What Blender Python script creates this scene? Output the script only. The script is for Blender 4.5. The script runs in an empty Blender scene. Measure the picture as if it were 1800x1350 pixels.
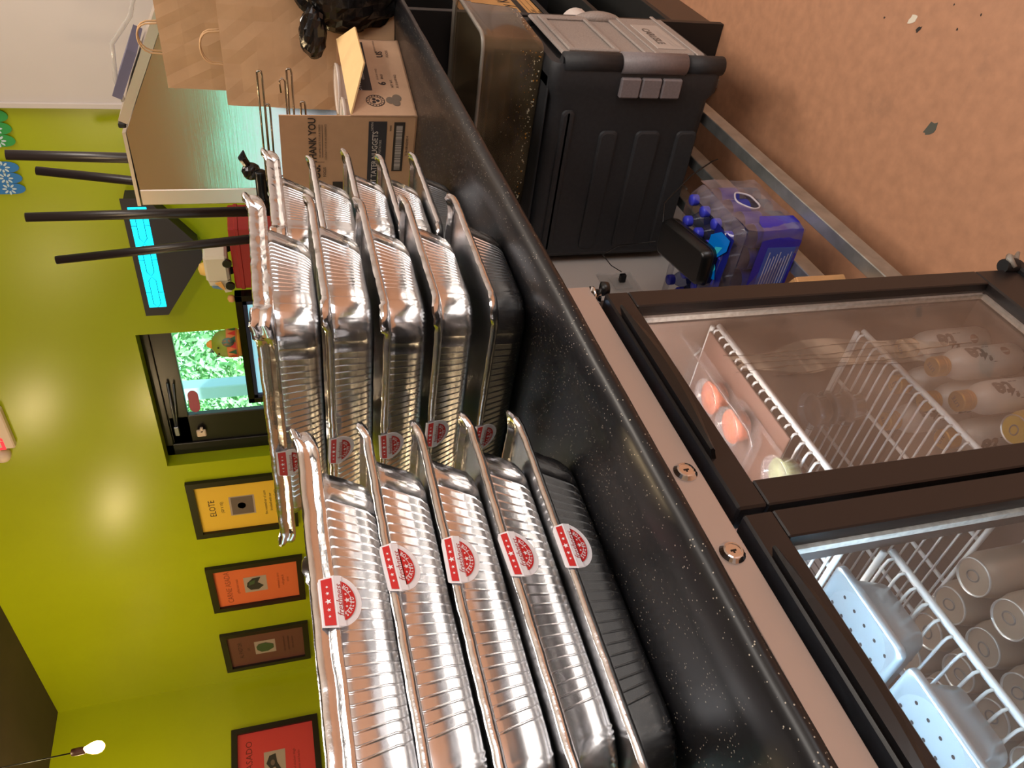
import bpy, math, random
from mathutils import Vector, Matrix
random.seed(7)
PI = math.pi
sc = bpy.context.scene
COL = sc.collection

# ------------------------------------------------------------------ camera
def vec(*a): return Vector(a)
YAW, PITCH, ROLL, FPX, CAMH = 0.735575, 0.281572, -0.0910480, 1357.7, 1.5
fw0 = vec(math.cos(YAW), math.sin(YAW), 0); rt0 = vec(math.sin(YAW), -math.cos(YAW), 0); up0 = vec(0, 0, 1)
fwd = fw0*math.cos(PITCH) - up0*math.sin(PITCH)
upv = up0*math.cos(PITCH) + fw0*math.sin(PITCH)
rt = rt0*math.cos(ROLL) + upv*math.sin(ROLL)
up = upv*math.cos(ROLL) - rt0*math.sin(ROLL)
cd = bpy.data.cameras.new('camera'); cam = bpy.data.objects.new('camera', cd); COL.objects.link(cam)
cx, cy, cz = -up, rt, -fwd            # the phone was held sideways: world up points to the left of the picture
cam.matrix_world = Matrix(((cx.x, cy.x, cz.x, 0), (cx.y, cy.y, cz.y, 0), (cx.z, cy.z, cz.z, CAMH), (0, 0, 0, 1)))
cd.sensor_fit = 'HORIZONTAL'; cd.sensor_width = 36.0; cd.lens = 36.0*FPX/1800.0
cd.clip_start = 0.02; cd.clip_end = 200
sc.camera = cam
sc.view_settings.view_transform = 'Standard'; sc.view_settings.look = 'None'
sc.view_settings.gamma = 1.0; sc.view_settings.use_curve_mapping = False
sc.view_settings.exposure = 0.0

# ------------------------------------------------------------------ world, sun, lamps
wd = bpy.data.worlds.new('sky'); sc.world = wd; wd.use_nodes = True
nt = wd.node_tree; nt.nodes.clear()
sky = nt.nodes.new('ShaderNodeTexSky'); sky.sky_type = 'NISHITA'; sky.sun_disc = False
sky.sun_elevation = math.radians(50); sky.sun_rotation = math.radians(250); sky.air_density = 1.2; sky.dust_density = 1.5
bg = nt.nodes.new('ShaderNodeBackground'); bg.inputs['Strength'].default_value = 0.55
wo = nt.nodes.new('ShaderNodeOutputWorld')
nt.links.new(sky.outputs[0], bg.inputs[0]); nt.links.new(bg.outputs[0], wo.inputs[0])
sd = bpy.data.lights.new('sun', 'SUN'); sd.energy = 9.0; sd.angle = 0.02; sd.color = (1, .95, .86)
so = bpy.data.objects.new('sun', sd); COL.objects.link(so)
so.rotation_euler = Vector((0.75, 0.2, -0.6)).to_track_quat('-Z', 'Y').to_euler()
def area(name, loc, direction, sx, sy, e, col):
    l = bpy.data.lights.new(name, 'AREA'); l.shape = 'RECTANGLE'; l.size = sx; l.size_y = sy; l.energy = e; l.color = col
    o = bpy.data.objects.new(name, l); COL.objects.link(o); o.location = loc
    o.rotation_euler = Vector(direction).to_track_quat('-Z', 'Y').to_euler(); return o
area('storefront_daylight', (-2.94, 3.2, 1.12), (1, 0, 0), 5.6, 1.1, 24, (0.72, 0.84, 1.0))
area('back_door_daylight', (0.35, -2.36, 1.15), (0, 1, 0.0), 1.5, 1.9, 30, (0.95, 0.97, 1.0))
area('kitchen_ceiling_light', (0.6, -1.1, 3.6), (0, 0, -1), 2.4, 0.8, 74, (1.0, 0.92, 0.84))
area('bar_ceiling_light', (2.9, -0.3, 3.6), (0, 0, -1), 1.2, 0.6, 50, (1.0, 0.88, 0.76))
def bulb_light(loc, e, col=(1.0, 0.72, 0.40), r=0.05):
    l = bpy.data.lights.new('pendant_light', 'POINT'); l.energy = e; l.color = col; l.shadow_soft_size = r
    o = bpy.data.objects.new('pendant_light', l); COL.objects.link(o); o.location = loc
for p in ((2.36, 6.2, 3.2), (2.3, 4.9, 3.6), (0.45, 4.55, 3.6), (0.4, 3.0, 2.85), (1.9, 1.2, 2.85)):
    bulb_light(p, 33 if p[1] < 4.7 else 27, r=.07)

# ------------------------------------------------------------------ materials
def lin(c):
    return tuple((x/255/12.92 if x/255 <= .04045 else ((x/255+.055)/1.055)**2.4) for x in c)
MATS = {}
def mat(name, rgb=(128, 128, 128), rough=.5, metal=0., spec=.5, emit=0., noise=None, bump=None, alpha=1., coat=0., var=None, trans=0.):
    """rgb in sRGB 0-255; noise=(scale, amount) mottles the colour, bump=(scale, strength), var=(scale, rgb2, lo, hi) mixes a second colour."""
    if name in MATS: return MATS[name]
    m = bpy.data.materials.new(name); m.use_nodes = True
    n = m.node_tree; b = n.nodes['Principled BSDF']; L = n.links.new
    c = lin(rgb) + (1,)
    b.inputs['Base Color'].default_value = c; b.inputs['Roughness'].default_value = rough
    b.inputs['Metallic'].default_value = metal; b.inputs['Specular IOR Level'].default_value = spec
    b.inputs['Coat Weight'].default_value = coat
    if alpha < 1: b.inputs['Alpha'].default_value = alpha
    if trans: b.inputs['Transmission Weight'].default_value = trans
    if emit: b.inputs['Emission Color'].default_value = c; b.inputs['Emission Strength'].default_value = emit
    tc = n.nodes.new('ShaderNodeTexCoord')
    last = None
    if var:
        t = n.nodes.new('ShaderNodeTexNoise'); t.inputs['Scale'].default_value = var[0]; t.inputs['Detail'].default_value = 8; t.inputs['Roughness'].default_value = .65
        L(tc.outputs['Object'], t.inputs['Vector'])
        mr = n.nodes.new('ShaderNodeMapRange'); mr.inputs[1].default_value = var[2]; mr.inputs[2].default_value = var[3]
        L(t.outputs[0], mr.inputs[0])
        mx = n.nodes.new('ShaderNodeMix'); mx.data_type = 'RGBA'
        mx.inputs[6].default_value = c; mx.inputs[7].default_value = lin(var[1]) + (1,)
        L(mr.outputs[0], mx.inputs[0]); last = mx.outputs[2]
    if noise:
        t = n.nodes.new('ShaderNodeTexNoise'); t.inputs['Scale'].default_value = noise[0]; t.inputs['Detail'].default_value = 5
        L(tc.outputs['Object'], t.inputs['Vector'])
        mr = n.nodes.new('ShaderNodeMapRange'); mr.inputs[1].default_value = .3; mr.inputs[2].default_value = .7
        mr.inputs[3].default_value = 1-noise[1]; mr.inputs[4].default_value = 1+noise[1]
        L(t.outputs[0], mr.inputs[0])
        mx = n.nodes.new('ShaderNodeMix'); mx.data_type = 'RGBA'; mx.blend_type = 'MULTIPLY'; mx.inputs[0].default_value = 1
        if last: L(last, mx.inputs[6])
        else: mx.inputs[6].default_value = c
        L(mr.outputs[0], mx.inputs[7]); last = mx.outputs[2]
    if last: L(last, b.inputs['Base Color'])
    if bump:
        t = n.nodes.new('ShaderNodeTexNoise'); t.inputs['Scale'].default_value = bump[0]; t.inputs['Detail'].default_value = 4
        L(tc.outputs['Object'], t.inputs['Vector'])
        bp = n.nodes.new('ShaderNodeBump'); bp.inputs['Strength'].default_value = bump[1]; bp.inputs['Distance'].default_value = .005
        L(t.outputs[0], bp.inputs['Height']); L(bp.outputs[0], b.inputs['Normal'])
    MATS[name] = m; return m

def clear_mat(name, tint=(255, 255, 255), haze=.1, hazecol=(200, 190, 180), hz_scale=None, ior=1.45, rough=.02, lo=.4, hi=.7, streak=None, gloss=1.):
    """thin clear sheet: see-through + fresnel reflection + a diffuse film (condensation, grease) that noise can break up"""
    m = bpy.data.materials.new(name); m.use_nodes = True; n = m.node_tree; n.nodes.clear(); L = n.links.new
    out = n.nodes.new('ShaderNodeOutputMaterial'); tr = n.nodes.new('ShaderNodeBsdfTransparent'); tr.inputs[0].default_value = lin(tint) + (1,)
    gl = n.nodes.new('ShaderNodeBsdfGlossy'); gl.inputs['Roughness'].default_value = rough; gl.inputs[0].default_value = (gloss, gloss, gloss, 1)
    df = n.nodes.new('ShaderNodeBsdfDiffuse'); df.inputs[0].default_value = lin(hazecol) + (1,)
    fr = n.nodes.new('ShaderNodeFresnel')
    ge = n.nodes.new('ShaderNodeNewGeometry'); bm = n.nodes.new('ShaderNodeMapRange'); bm.inputs[3].default_value = ior; bm.inputs[4].default_value = 1/ior
    L(ge.outputs['Backfacing'], bm.inputs[0]); L(bm.outputs[0], fr.inputs[0])          # same reflection from either side of the sheet
    m1 = n.nodes.new('ShaderNodeMixShader'); m2 = n.nodes.new('ShaderNodeMixShader')
    if hz_scale:
        tc = n.nodes.new('ShaderNodeTexCoord'); mp = n.nodes.new('ShaderNodeMapping'); tn = n.nodes.new('ShaderNodeTexNoise')
        mp.inputs['Scale'].default_value = streak or (1, 1, 1)
        tn.inputs['Scale'].default_value = hz_scale; tn.inputs['Detail'].default_value = 7
        L(tc.outputs['Object'], mp.inputs[0]); L(mp.outputs[0], tn.inputs[0])
        mr = n.nodes.new('ShaderNodeMapRange'); mr.inputs[1].default_value = lo; mr.inputs[2].default_value = hi
        mr.inputs[3].default_value = haze*.25; mr.inputs[4].default_value = haze
        L(tn.outputs[0], mr.inputs[0]); L(mr.outputs[0], m1.inputs[0])
    else: m1.inputs[0].default_value = haze
    L(tr.outputs[0], m1.inputs[1]); L(df.outputs[0], m1.inputs[2])
    L(fr.outputs[0], m2.inputs[0]); L(m1.outputs[0], m2.inputs[1]); L(gl.outputs[0], m2.inputs[2]); L(m2.outputs[0], out.inputs[0])
    MATS[name] = m; return m

# ------------------------------------------------------------------ geometry accumulator
FONTS = {}
def font_geo(s, shear=0., bold=0.):
    k = (s, shear, bold)
    if k not in FONTS:
        cu = bpy.data.curves.new('lettering', 'FONT'); cu.body = s; cu.size = 1; cu.shear = shear; cu.resolution_u = 2; cu.offset = bold
        cu.align_x = 'CENTER'; cu.align_y = 'CENTER'
        o = bpy.data.objects.new('lettering', cu)
        me = bpy.data.meshes.new_from_object(o)
        FONTS[k] = ([v.co.copy() for v in me.vertices], [tuple(p.vertices) for p in me.polygons])
        bpy.data.objects.remove(o); bpy.data.curves.remove(cu); bpy.data.meshes.remove(me)
    return FONTS[k]

class G:
    def __init__(s): s.v = []; s.f = []; s.mi = []; s.sm = []
    def add(s, vs, fs, mi=0, smooth=False):
        o = len(s.v); s.v += [Vector(v) for v in vs]
        for f in fs: s.f.append(tuple(i+o for i in f)); s.mi.append(mi); s.sm.append(smooth)
        return s
    def quad(s, a, b, c, d, mi=0): return s.add([a, b, c, d], [(0, 1, 2, 3)], mi)
    def box(s, x0, y0, z0, x1, y1, z1, b=0., mi=0):
        if b <= 0:
            v = [(x, y, z) for x in (x0, x1) for y in (y0, y1) for z in (z0, z1)]
            return s.add(v, [(0, 1, 3, 2), (4, 6, 7, 5), (0, 4, 5, 1), (2, 3, 7, 6), (0, 2, 6, 4), (1, 5, 7, 3)], mi)
        v = []; idx = {}
        for i, x in enumerate((x0, x1)):
            for j, y in enumerate((y0, y1)):
                for k, z in enumerate((z0, z1)):
                    sx, sy, sz = 1-2*i, 1-2*j, 1-2*k
                    for a, p in enumerate(((x, y+b*sy, z+b*sz), (x+b*sx, y, z+b*sz), (x+b*sx, y+b*sy, z))):
                        idx[i, j, k, a] = len(v); v.append(p)
        f = []
        for a in range(3):
            o = [q for q in range(3) if q != a]
            for e in (0, 1):
                r = []
                for p, q in ((0, 0), (1, 0), (1, 1), (0, 1)):
                    t = [0, 0, 0]; t[a] = e; t[o[0]] = p; t[o[1]] = q; r.append(idx[t[0], t[1], t[2], a])
                f.append(tuple(r))
        for a in range(3):                                      # edges parallel to axis a
            o = [q for q in range(3) if q != a]
            for p in (0, 1):
                for q in (0, 1):
                    t0 = [0, 0, 0]; t0[o[0]] = p; t0[o[1]] = q; t1 = t0[:]; t1[a] = 1
                    f.append((idx[t0[0], t0[1], t0[2], o[0]], idx[t1[0], t1[1], t1[2], o[0]], idx[t1[0], t1[1], t1[2], o[1]], idx[t0[0], t0[1], t0[2], o[1]]))
        for i in (0, 1):
            for j in (0, 1):
                for k in (0, 1): f.append(tuple(idx[i, j, k, a] for a in range(3)))
        return s.add(v, f, mi)
    def tube(s, pts, r, n=8, mi=0, closed=False, smooth=True):
        pts = [Vector(p) for p in pts]; N = len(pts); rs = r if isinstance(r, (list, tuple)) else [r]*N
        vs = []; fs = []; prev = None
        for i, p in enumerate(pts):
            a = pts[(i-1) % N] if (closed or i > 0) else p; b = pts[(i+1) % N] if (closed or i < N-1) else p
            t = (b-a).normalized()
            if prev is None:
                h = Vector((0, 0, 1)) if abs(t.z) < .9 else Vector((1, 0, 0))
                u = t.cross(h).normalized()
            else: u = (prev - t*prev.dot(t)).normalized()
            prev = u; w = t.cross(u)
            for k in range(n):
                an = 2*PI*k/n; vs.append(p + (u*math.cos(an) + w*math.sin(an))*rs[i])
        for i in range(N if closed else N-1):
            j = (i+1) % N
            for k in range(n): fs.append((i*n+k, i*n+(k+1) % n, j*n+(k+1) % n, j*n+k))
        if not closed: fs += [tuple(reversed(range(n))), tuple((N-1)*n+k for k in range(n))]
        return s.add(vs, fs, mi, smooth)
    def lathe(s, prof, c=(0, 0, 0), n=24, mi=0, M=None, caps=True, smooth=True):
        c = Vector(c); vs = []; fs = []
        for r, z in prof:
            for k in range(n):
                a = 2*PI*k/n; p = Vector((r*math.cos(a), r*math.sin(a), z)); vs.append((M @ p if M else p) + c)
        for i in range(len(prof)-1):
            for k in range(n): fs.append((i*n+k, i*n+(k+1) % n, (i+1)*n+(k+1) % n, (i+1)*n+k))
        s.add(vs, fs, mi, smooth)
        if caps:
            m = (len(prof)-1)*n
            s.add(vs[:n], [tuple(reversed(range(n)))], mi); s.add(vs[m:], [tuple(range(n))], mi)
        return s
    def prism(s, poly, o, ux, uy, th, mi=0):
        """flat outline poly (2d) in the plane o+ux*x+uy*y, thickened th along ux x uy"""
        o = Vector(o); ux = Vector(ux).normalized(); uy = Vector(uy).normalized(); w = ux.cross(uy)
        n = len(poly); a = [o+ux*x+uy*y for x, y in poly]; b = [p+w*th for p in a]
        fs = [tuple(reversed(range(n))), tuple(range(n, 2*n))] + [(i, (i+1) % n, n+(i+1) % n, n+i) for i in range(n)]
        return s.add(a+b, fs, mi)
    def flat(s, poly, o, ux, uy, mi=0):
        o = Vector(o); ux = Vector(ux).normalized(); uy = Vector(uy).normalized()
        return s.add([o+ux*x+uy*y for x, y in poly], [tuple(range(len(poly)))], mi)
    def text(s, t, size, o, ux, uy, mi=0, shear=0., bold=0., sx=1.):
        vs, fs = font_geo(t, shear, bold); o = Vector(o); ux = Vector(ux).normalized(); uy = Vector(uy).normalized()
        return s.add([o+ux*(v.x*size*sx)+uy*(v.y*size) for v in vs], fs, mi)
    def loft(s, rings, mi=0, smooth=True, cap0=False, cap1=False, closed=True):
        n = len(rings[0]); vs = [p for r in rings for p in r]; fs = []
        for i in range(len(rings)-1):
            for k in range(n if closed else n-1): fs.append((i*n+k, i*n+(k+1) % n, (i+1)*n+(k+1) % n, (i+1)*n+k))
        s.add(vs, fs, mi, smooth)
        if cap0: s.add(rings[0], [tuple(reversed(range(n)))], mi)
        if cap1: s.add(rings[-1], [tuple(range(n))], mi)
        return s
    def moved(s, M):
        g = G(); g.v = [M @ v for v in s.v]; g.f = s.f; g.mi = s.mi; g.sm = s.sm; return g

def rr(hx, hy, r, z, n=6, cx=0, cy=0):
    """rounded rectangle ring"""
    out = []
    for q, (sx, sy) in enumerate(((1, 1), (-1, 1), (-1, -1), (1, -1))):
        for k in range(n+1):
            a = PI/2*(q + k/n); out.append(Vector((cx+sx*(hx-r)+r*math.cos(a), cy+sy*(hy-r)+r*math.sin(a), z)))
    return out
def rect(x0, y0, x1, y1): return [(x0, y0), (x1, y0), (x1, y1), (x0, y1)]
def disc(r, n=20, cx=0, cy=0, ry=None): return [(cx+r*math.cos(2*PI*k/n), cy+(ry or r)*math.sin(2*PI*k/n)) for k in range(n)]
def star(r, cx=0, cy=0, a0=PI/2): return [(cx+(r if k % 2 == 0 else r*.42)*math.cos(a0+PI*k/5), cy+(r if k % 2 == 0 else r*.42)*math.sin(a0+PI*k/5)) for k in range(10)]

LOC = {}
def link(name, g, mats, parent=None, loc=(0, 0, 0), auto=None):
    me = bpy.data.meshes.new(name)
    off = Vector(loc) if parent is None else LOC.get(parent.name, Vector((0, 0, 0)))
    me.from_pydata([tuple(v-off) for v in g.v], [], g.f)
    for m in (mats if isinstance(mats, (list, tuple)) else [mats]): me.materials.append(m)
    me.polygons.foreach_set('material_index', g.mi); me.polygons.foreach_set('use_smooth', g.sm)
    me.update()
    o = bpy.data.objects.new(name, me); COL.objects.link(o)
    if parent is None: o.location = loc
    else: o.parent = parent
    LOC[o.name] = off
    return o
def part(name, g, m, parent, label=None, kind=None):
    o = link(name, g, m, parent)
    if label: o['label'] = label
    if kind: o['kind'] = kind
    return o
def thing(name, label, cat, loc=(0, 0, 0), group=None):
    o = bpy.data.objects.new(name, None); COL.objects.link(o); o.location = loc; o.empty_display_size = .05
    LOC[o.name] = Vector(loc); o['label'] = label; o['category'] = cat
    if group: o['group'] = group
    return o
def solo(name, g, m, label, cat, loc, group=None):
    o = link(name, g, m, None, loc); o['label'] = label; o['category'] = cat
    if group: o['group'] = group
    return o
def struct(name, g, m, parent=None):
    o = link(name, g, m, parent); 
    if parent is None: o['kind'] = 'structure'
    return o
def dup(o, loc=None, rz=None, label=None, parent=None):
    c = o.copy(); COL.objects.link(c)
    if parent: c.parent = parent
    if loc is not None: c.location = loc
    if rz is not None: c.rotation_euler = (0, 0, rz)
    if label: c['label'] = label
    for ch in list(o.children): dup(ch, parent=c)
    return c
def sharp_smooth(o, ang=35):
    me = o.data
    for p in me.polygons: p.use_smooth = True
    try: me.set_sharp_from_angle(angle=math.radians(ang))
    except Exception: pass
    return o
# ------------------------------------------------------------------ the room
M_green = mat('green_wall_paint', (168, 182, 18), rough=.27, spec=.5, noise=(1.2, .06), bump=(9, .04))
M_white = mat('white_wall_paint', (206, 200, 198), rough=.5, noise=(2, .03))
M_cream = mat('service_wall_paint', (205, 192, 182), rough=.6)
M_ceil = mat('dark_ceiling', (66, 52, 44), rough=.7, noise=(3, .15))
M_black = mat('black_paint', (16, 15, 15), rough=.35)
M_blackmatte = mat('black_matte', (20, 20, 22), rough=.6)
M_blackgloss = mat('black_gloss', (10, 10, 12), rough=.12, spec=.6)
M_steel = mat('galvanized_steel', (176, 180, 178), rough=.38, metal=.9, noise=(22, .18))
M_chrome = mat('chrome', (225, 225, 228), rough=.08, metal=1)
M_floor = mat('stained_concrete', (186, 136, 104), rough=.45, var=(2.6, (128, 98, 80), .58, .82), noise=(30, .10), bump=(60, .10))

g = G().box(-3, -2.4, -.1, 4.15, 7.1, 0); struct('floor', g, M_floor)
g = G().box(-3.1, -2.5, 3.67, 4.15, 7.1, 3.8); struct('ceiling', g, M_ceil)
WY0, WY1, WZ0, WZ1 = 2.965, 4.085, 1.15, 2.33
g = G().box(4, -2.5, 0, 4.2, WY0, 3.67).box(4, WY1, 0, 4.2, 7.1, 3.67).box(4, WY0, 0, 4.2, WY1, WZ0).box(4, WY0, WZ1, 4.2, WY1, 3.67)
struct('wall_back', g, M_green)
g = G().box(-3.1, 6.986, 0, 4, 7.1, 3.67); struct('wall_left', g, M_green)
g = G().box(-3.1, -2.5, 0, 4, -2.4, 3.67); struct('wall_right', g, M_cream)
g = G().box(-3.1, -2.4, 0, -3, 6.986, 1.8); struct('wall_front', g, mat('grey_street_wall', (196, 192, 196), rough=.6))
g = G().box(-3.1, -2.4, 1.8, -3, 6.986, 3.67); struct('wall_front_upper', g, mat('lamplight_tint_wall', (226, 186, 132), rough=.6))  # upper wall colour carries the warm lamplight that the steel cabinet mirrors
g = G().box(3.97, -2.4, 0, 4, 1.60, 3.67, .003); struct('trim_1', g, M_white)
g = G().box(3.955, 1.575, 0, 3.972, 1.60, 3.67, .002); struct('trim_2', g, M_white)

# floor wear: paint chips and dark scuffs lying on the concrete (thin raised flakes)
M_chip = mat('grey_scuff', (84, 84, 74), rough=.7); M_wchip = mat('white_chip', (225, 215, 195), rough=.6); M_dark = mat('dark_scuff', (52, 44, 38), rough=.8)
def blob(r, n=11, sx=1., j=.35): return [(r*sx*(1+random.uniform(-j, j))*math.cos(2*PI*k/n), r*(1+random.uniform(-j, j))*math.sin(2*PI*k/n)) for k in range(n)]
marks = G()
for (x, y, r, mi) in ((1.42, .60, .012, 0), (.98, .43, .020, 0), (1.20, .41, .010, 0), (1.62, .415, .008, 1), (1.59, .43, .005, 2), (1.79, .40, .003, 2)):
    marks.prism(blob(r, sx=1.9), (x, y, 0), (math.cos(.9), math.sin(.9), 0), (-math.sin(.9), math.cos(.9), 0), .0006, mi)
rs = random.Random(3)
for k in range(46):
    a = rs.gauss(0, 1); b = rs.gauss(0, 1)
    x = 1.9+.07*a; y = .19+.05*b
    marks.prism(blob(rs.uniform(.002, .006), 7), (x, y, 0), (1, 0, 0), (0, 1, 0), .0004, 2)
for k in range(40):
    marks.prism(blob(rs.uniform(.0015, .005), 7), (rs.uniform(1.1, 2.6), rs.uniform(-.25, .5), 0), (1, 0, 0), (0, 1, 0), .0004, 2)
o = link('floor_scuffs', marks, [M_chip, M_wchip, M_dark]); o['kind'] = 'stuff'; o['label'] = 'small chips and dark scuffs scattered on the brown floor'; o['category'] = 'scuffs'

# window in the back wall
M_frame = mat('black_window_frame', (22, 20, 20), rough=.3)
M_pane = clear_mat('window_glass', tint=(225, 250, 245), haze=.02, ior=1.2)
FX0, FX1 = 4.10, 4.18
w = G().box(FX0, WY0, WZ0, FX1, WY1, WZ0+.06, .004).box(FX0, WY0, WZ1-.05, FX1, WY1, WZ1, .004).box(FX0, WY0, WZ0, FX1, WY0+.03, WZ1, .004).box(FX0, WY1-.10, WZ0, FX1, WY1, WZ1, .004)
win = struct('window_1', w, M_frame)
sg = G()
y0, y1, z0, z1 = WY0+.02, WY1-.09, WZ0+.05, WZ1-.05
sg.box(4.115, y0, z0, 4.16, y1, z0+.10, .003).box(4.115, y0, z1-.125, 4.16, y1, z1, .003).box(4.115, y0, z0, 4.16, y0+.012, z1, .003).box(4.115, y1-.25, z0, 4.16, y1, z1, .006)
part('sash', sg, M_frame, win)
part('pane', G().box(4.14, y0, z0+.08, 4.146, y1-.24, z1-.11), M_pane, win)
ag = G().tube([(4.095, 3.43, 2.235), (4.085, 3.86, 2.24)], .008, 6).tube([(4.095, 3.44, 2.20), (4.085, 3.86, 2.235)], .006, 6).box(4.07, 3.80, 2.222, 4.10, 3.88, 2.252, .004)
part('stay_arm', ag, mat('grey_metal', (120, 125, 135), rough=.3, metal=.8), win, 'grey folding stay arm')
part('latch', G().box(4.08, 3.86, 2.06, 4.10, 3.92, 2.12, .006).box(4.08, 3.84, 2.075, 4.10, 3.88, 2.095, .004), mat('cream_plastic', (225, 205, 185), rough=.4), win, 'cream plastic latch')
g = G().prism([(.045*math.cos(a)+(.05 if math.cos(a) > 0 else -.05), .033*math.sin(a)) for a in [2*PI*k/28 for k in range(28)]], (4.138, 3.64, 2.105), (0, 1, 0), (0, 0, 1), -.003)
solo('window_sticker', g, mat('rose_sticker', (170, 70, 95), rough=.4), 'rose red pill-shaped sticker on the window pane', 'sticker', (4.138, 3.64, 2.09))

# outside
M_leaf = mat('leaf_green', (160, 205, 140), rough=.6, noise=(9, .45))
M_leaf2 = mat('leaf_green_light', (196, 228, 170), rough=.6, noise=(9, .4))
M_grass = mat('grass', (110, 150, 70), rough=.9, noise=(6, .3))
g = G().box(4.3, -6, -.4, 40, 26, -.05); o = link('lawn', g, M_grass); o['kind'] = 'structure'
g = G().box(9.0, -6, -.05, 11.5, 26, -.03); o = link('road', g, mat('pale_road', (190, 205, 215), rough=.7)); o['kind'] = 'structure'
def bush(name, label, c, r, m, n, seed):
    rn = random.Random(seed); g = G()
    for k in range(n):
        d = Vector((rn.gauss(0, 1), rn.gauss(0, 1), rn.gauss(0, 1))).normalized()
        p = Vector(c) + Vector((d.x*r[0], d.y*r[1], d.z*r[2]))*rn.uniform(.75, 1.05)
        a = Vector((rn.gauss(0, 1), rn.gauss(0, 1), rn.gauss(0, 1))).normalized(); b = a.cross(d+Vector((.1, .2, .3))).normalized()
        s = rn.uniform(.05, .13)
        g.add([p-a*s, p+b*s*.45, p+a*s, p-b*s*.45], [(0, 1, 2, 3)])
    t = thing(name, label, 'bush', (c[0], c[1], -.05))
    part('foliage', g, m, t, kind='stuff')
    part('stem', G().tube([(c[0], c[1], -.05), (c[0], c[1], c[2])], .09, 8), mat('bark', (90, 70, 55), rough=.9), t)
bush('tree', 'dark green leafy tree beyond the road outside', (13.5, 10.6, 3.0), (1.6, 2.6, 2.6), M_leaf, 15000, 1)
bush('tree', 'second green tree outside, left of the dark one', (15.0, 17.6, 3.4), (1.6, 2.6, 2.6), M_leaf, 15000, 2)
bush('shrub', 'pale green shrub just outside the window', (8.6, 6.6, 1.1), (.6, .8, 1.1), M_leaf2, 7000, 3)
bush('shrub', 'pale green shrub at the left edge of the window view', (8.4, 8.9, 1.0), (.6, .9, 1.1), M_leaf2, 7000, 4)

solo('porch_post', G().box(6.0, 5.12, -.05, 6.14, 5.27, 3.4, .01), mat('pale_blue_post', (205, 222, 235), rough=.5), 'pale blue-white square post outside the window', 'post', (6.07, 5.19, -.05))

# ------------------------------------------------------------------ things on the back wall
M_frameb = mat('black_picture_frame', (26, 20, 16), rough=.35)
M_ink = mat('dark_ink', (60, 48, 40), rough=.7)
def picture(o, ux, w, h, card, label, title, lines, art, inkc=None, tsize=.062):
    """framed menu card: o = upper left corner on the wall, ux = direction to the right as seen from the room"""
    o = Vector(o); ux = Vector(ux); uz = Vector((0, 0, 1)); nn = ux.cross(uz)*-1
    t = thing('menu_frame', label, 'frame', o + ux*w/2 - uz*h, 'framed menu cards')
    nrm = ux.cross(uz)                    # towards the room
    fw_, d = .05, .03
    b = o - uz*h
    def bx(x0, z0, x1, z1, dd0, dd1, gg, mi=0):
        vs = [b + ux*x + uz*z + nrm*d_ for d_ in (dd0, dd1) for x, z in ((x0, z0), (x1, z0), (x1, z1), (x0, z1))]
        gg.add(vs, [(3, 2, 1, 0), (4, 5, 6, 7), (0, 1, 5, 4), (1, 2, 6, 5), (2, 3, 7, 6), (3, 0, 4, 7)], mi)
    gg = G(); bx(0, 0, w, fw_, 0, d, gg); bx(0, h-fw_, w, h, 0, d, gg); bx(0, fw_, fw_, h-fw_, 0, d, gg); bx(w-fw_, fw_, w, h-fw_, 0, d, gg)
    part('moulding', gg, M_frameb, t)
    gg = G(); bx(fw_, fw_, w-fw_, h-fw_, .002, .008, gg); cardo = part('card', gg, card, t)
    c = b + ux*w/2 + nrm*.009
    part('lettering', G().text(title, tsize, c + uz*(h*.80), ux, uz), inkc or M_ink, cardo)
    gl = G()
    for k, (s, zz, sz) in enumerate(lines): gl.text(s, sz, c + uz*(h*zz), ux, uz)
    part('small_print', gl, inkc or M_ink, cardo, kind='stuff')
    ga = G(); aw, ah = w*.34, h*.24; pc = c + uz*(h*.52)
    ga.flat(rect(-aw/2, -ah/2, aw/2, ah/2), pc, ux, uz, 0)
    for poly, mi in art: ga.flat([(x*aw/2, y*ah/2) for x, y in poly], pc + nrm*(.0008*(mi+1)), ux, uz, mi)
    part('print', ga, [mat('print_ground', (176, 160, 150), rough=.6), mat('print_dark', (50, 48, 46), rough=.6), mat('print_mid', (110, 96, 88), rough=.6), mat('print_green', (70, 92, 60), rough=.6)], cardo)
    gg = G(); bx(fw_, fw_, w-fw_, h-fw_, .014, .016, gg)
    return t
UX = (0, -1, 0)
art1 = [(rect(-.9, -.85, .9, .85), 2), ([(-.5, -.6), (.5, -.6), (.35, .5), (-.2, .7)], 1), (disc(.33, 14, 0, .05), 2)]
art2 = [([(-.7, .5), (-.2, .8), (.3, .7), (.8, .2), (.85, -.5), (.2, -.2), (-.3, -.7), (-.75, -.2)], 1), ([(-.1, .6), (.4, .5), (.6, 0), (.1, .1)], 3)]
art3 = [([(-.3, -.8), (.3, -.8), (.7, -.1), (.6, .6), (.2, .85), (-.3, .8), (-.7, .4), (-.7, -.2)], 3), (disc(.25, 12, .1, .1), 1)]
art4 = [([(-.8, -.9), (.2, -.2), (.8, -.1), (.7, .5), (.2, .8), (-.2, .4), (-.1, 0), (-.7, -.5)], 1), (disc(.2, 12, .2, .2), 2)]
picture((4, 4.866, 2.248), UX, .604, .735, mat('yellow_card', (238, 196, 62), rough=.55), 'yellow menu card in a black frame nearest the window', 'ELOTE', [('(GF V VE)', .71, .030), ('fire roasted ear of corn', .30, .028), ('brushed with our', .25, .028), ('signature crema. Cotija', .20, .028)], art1)
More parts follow.
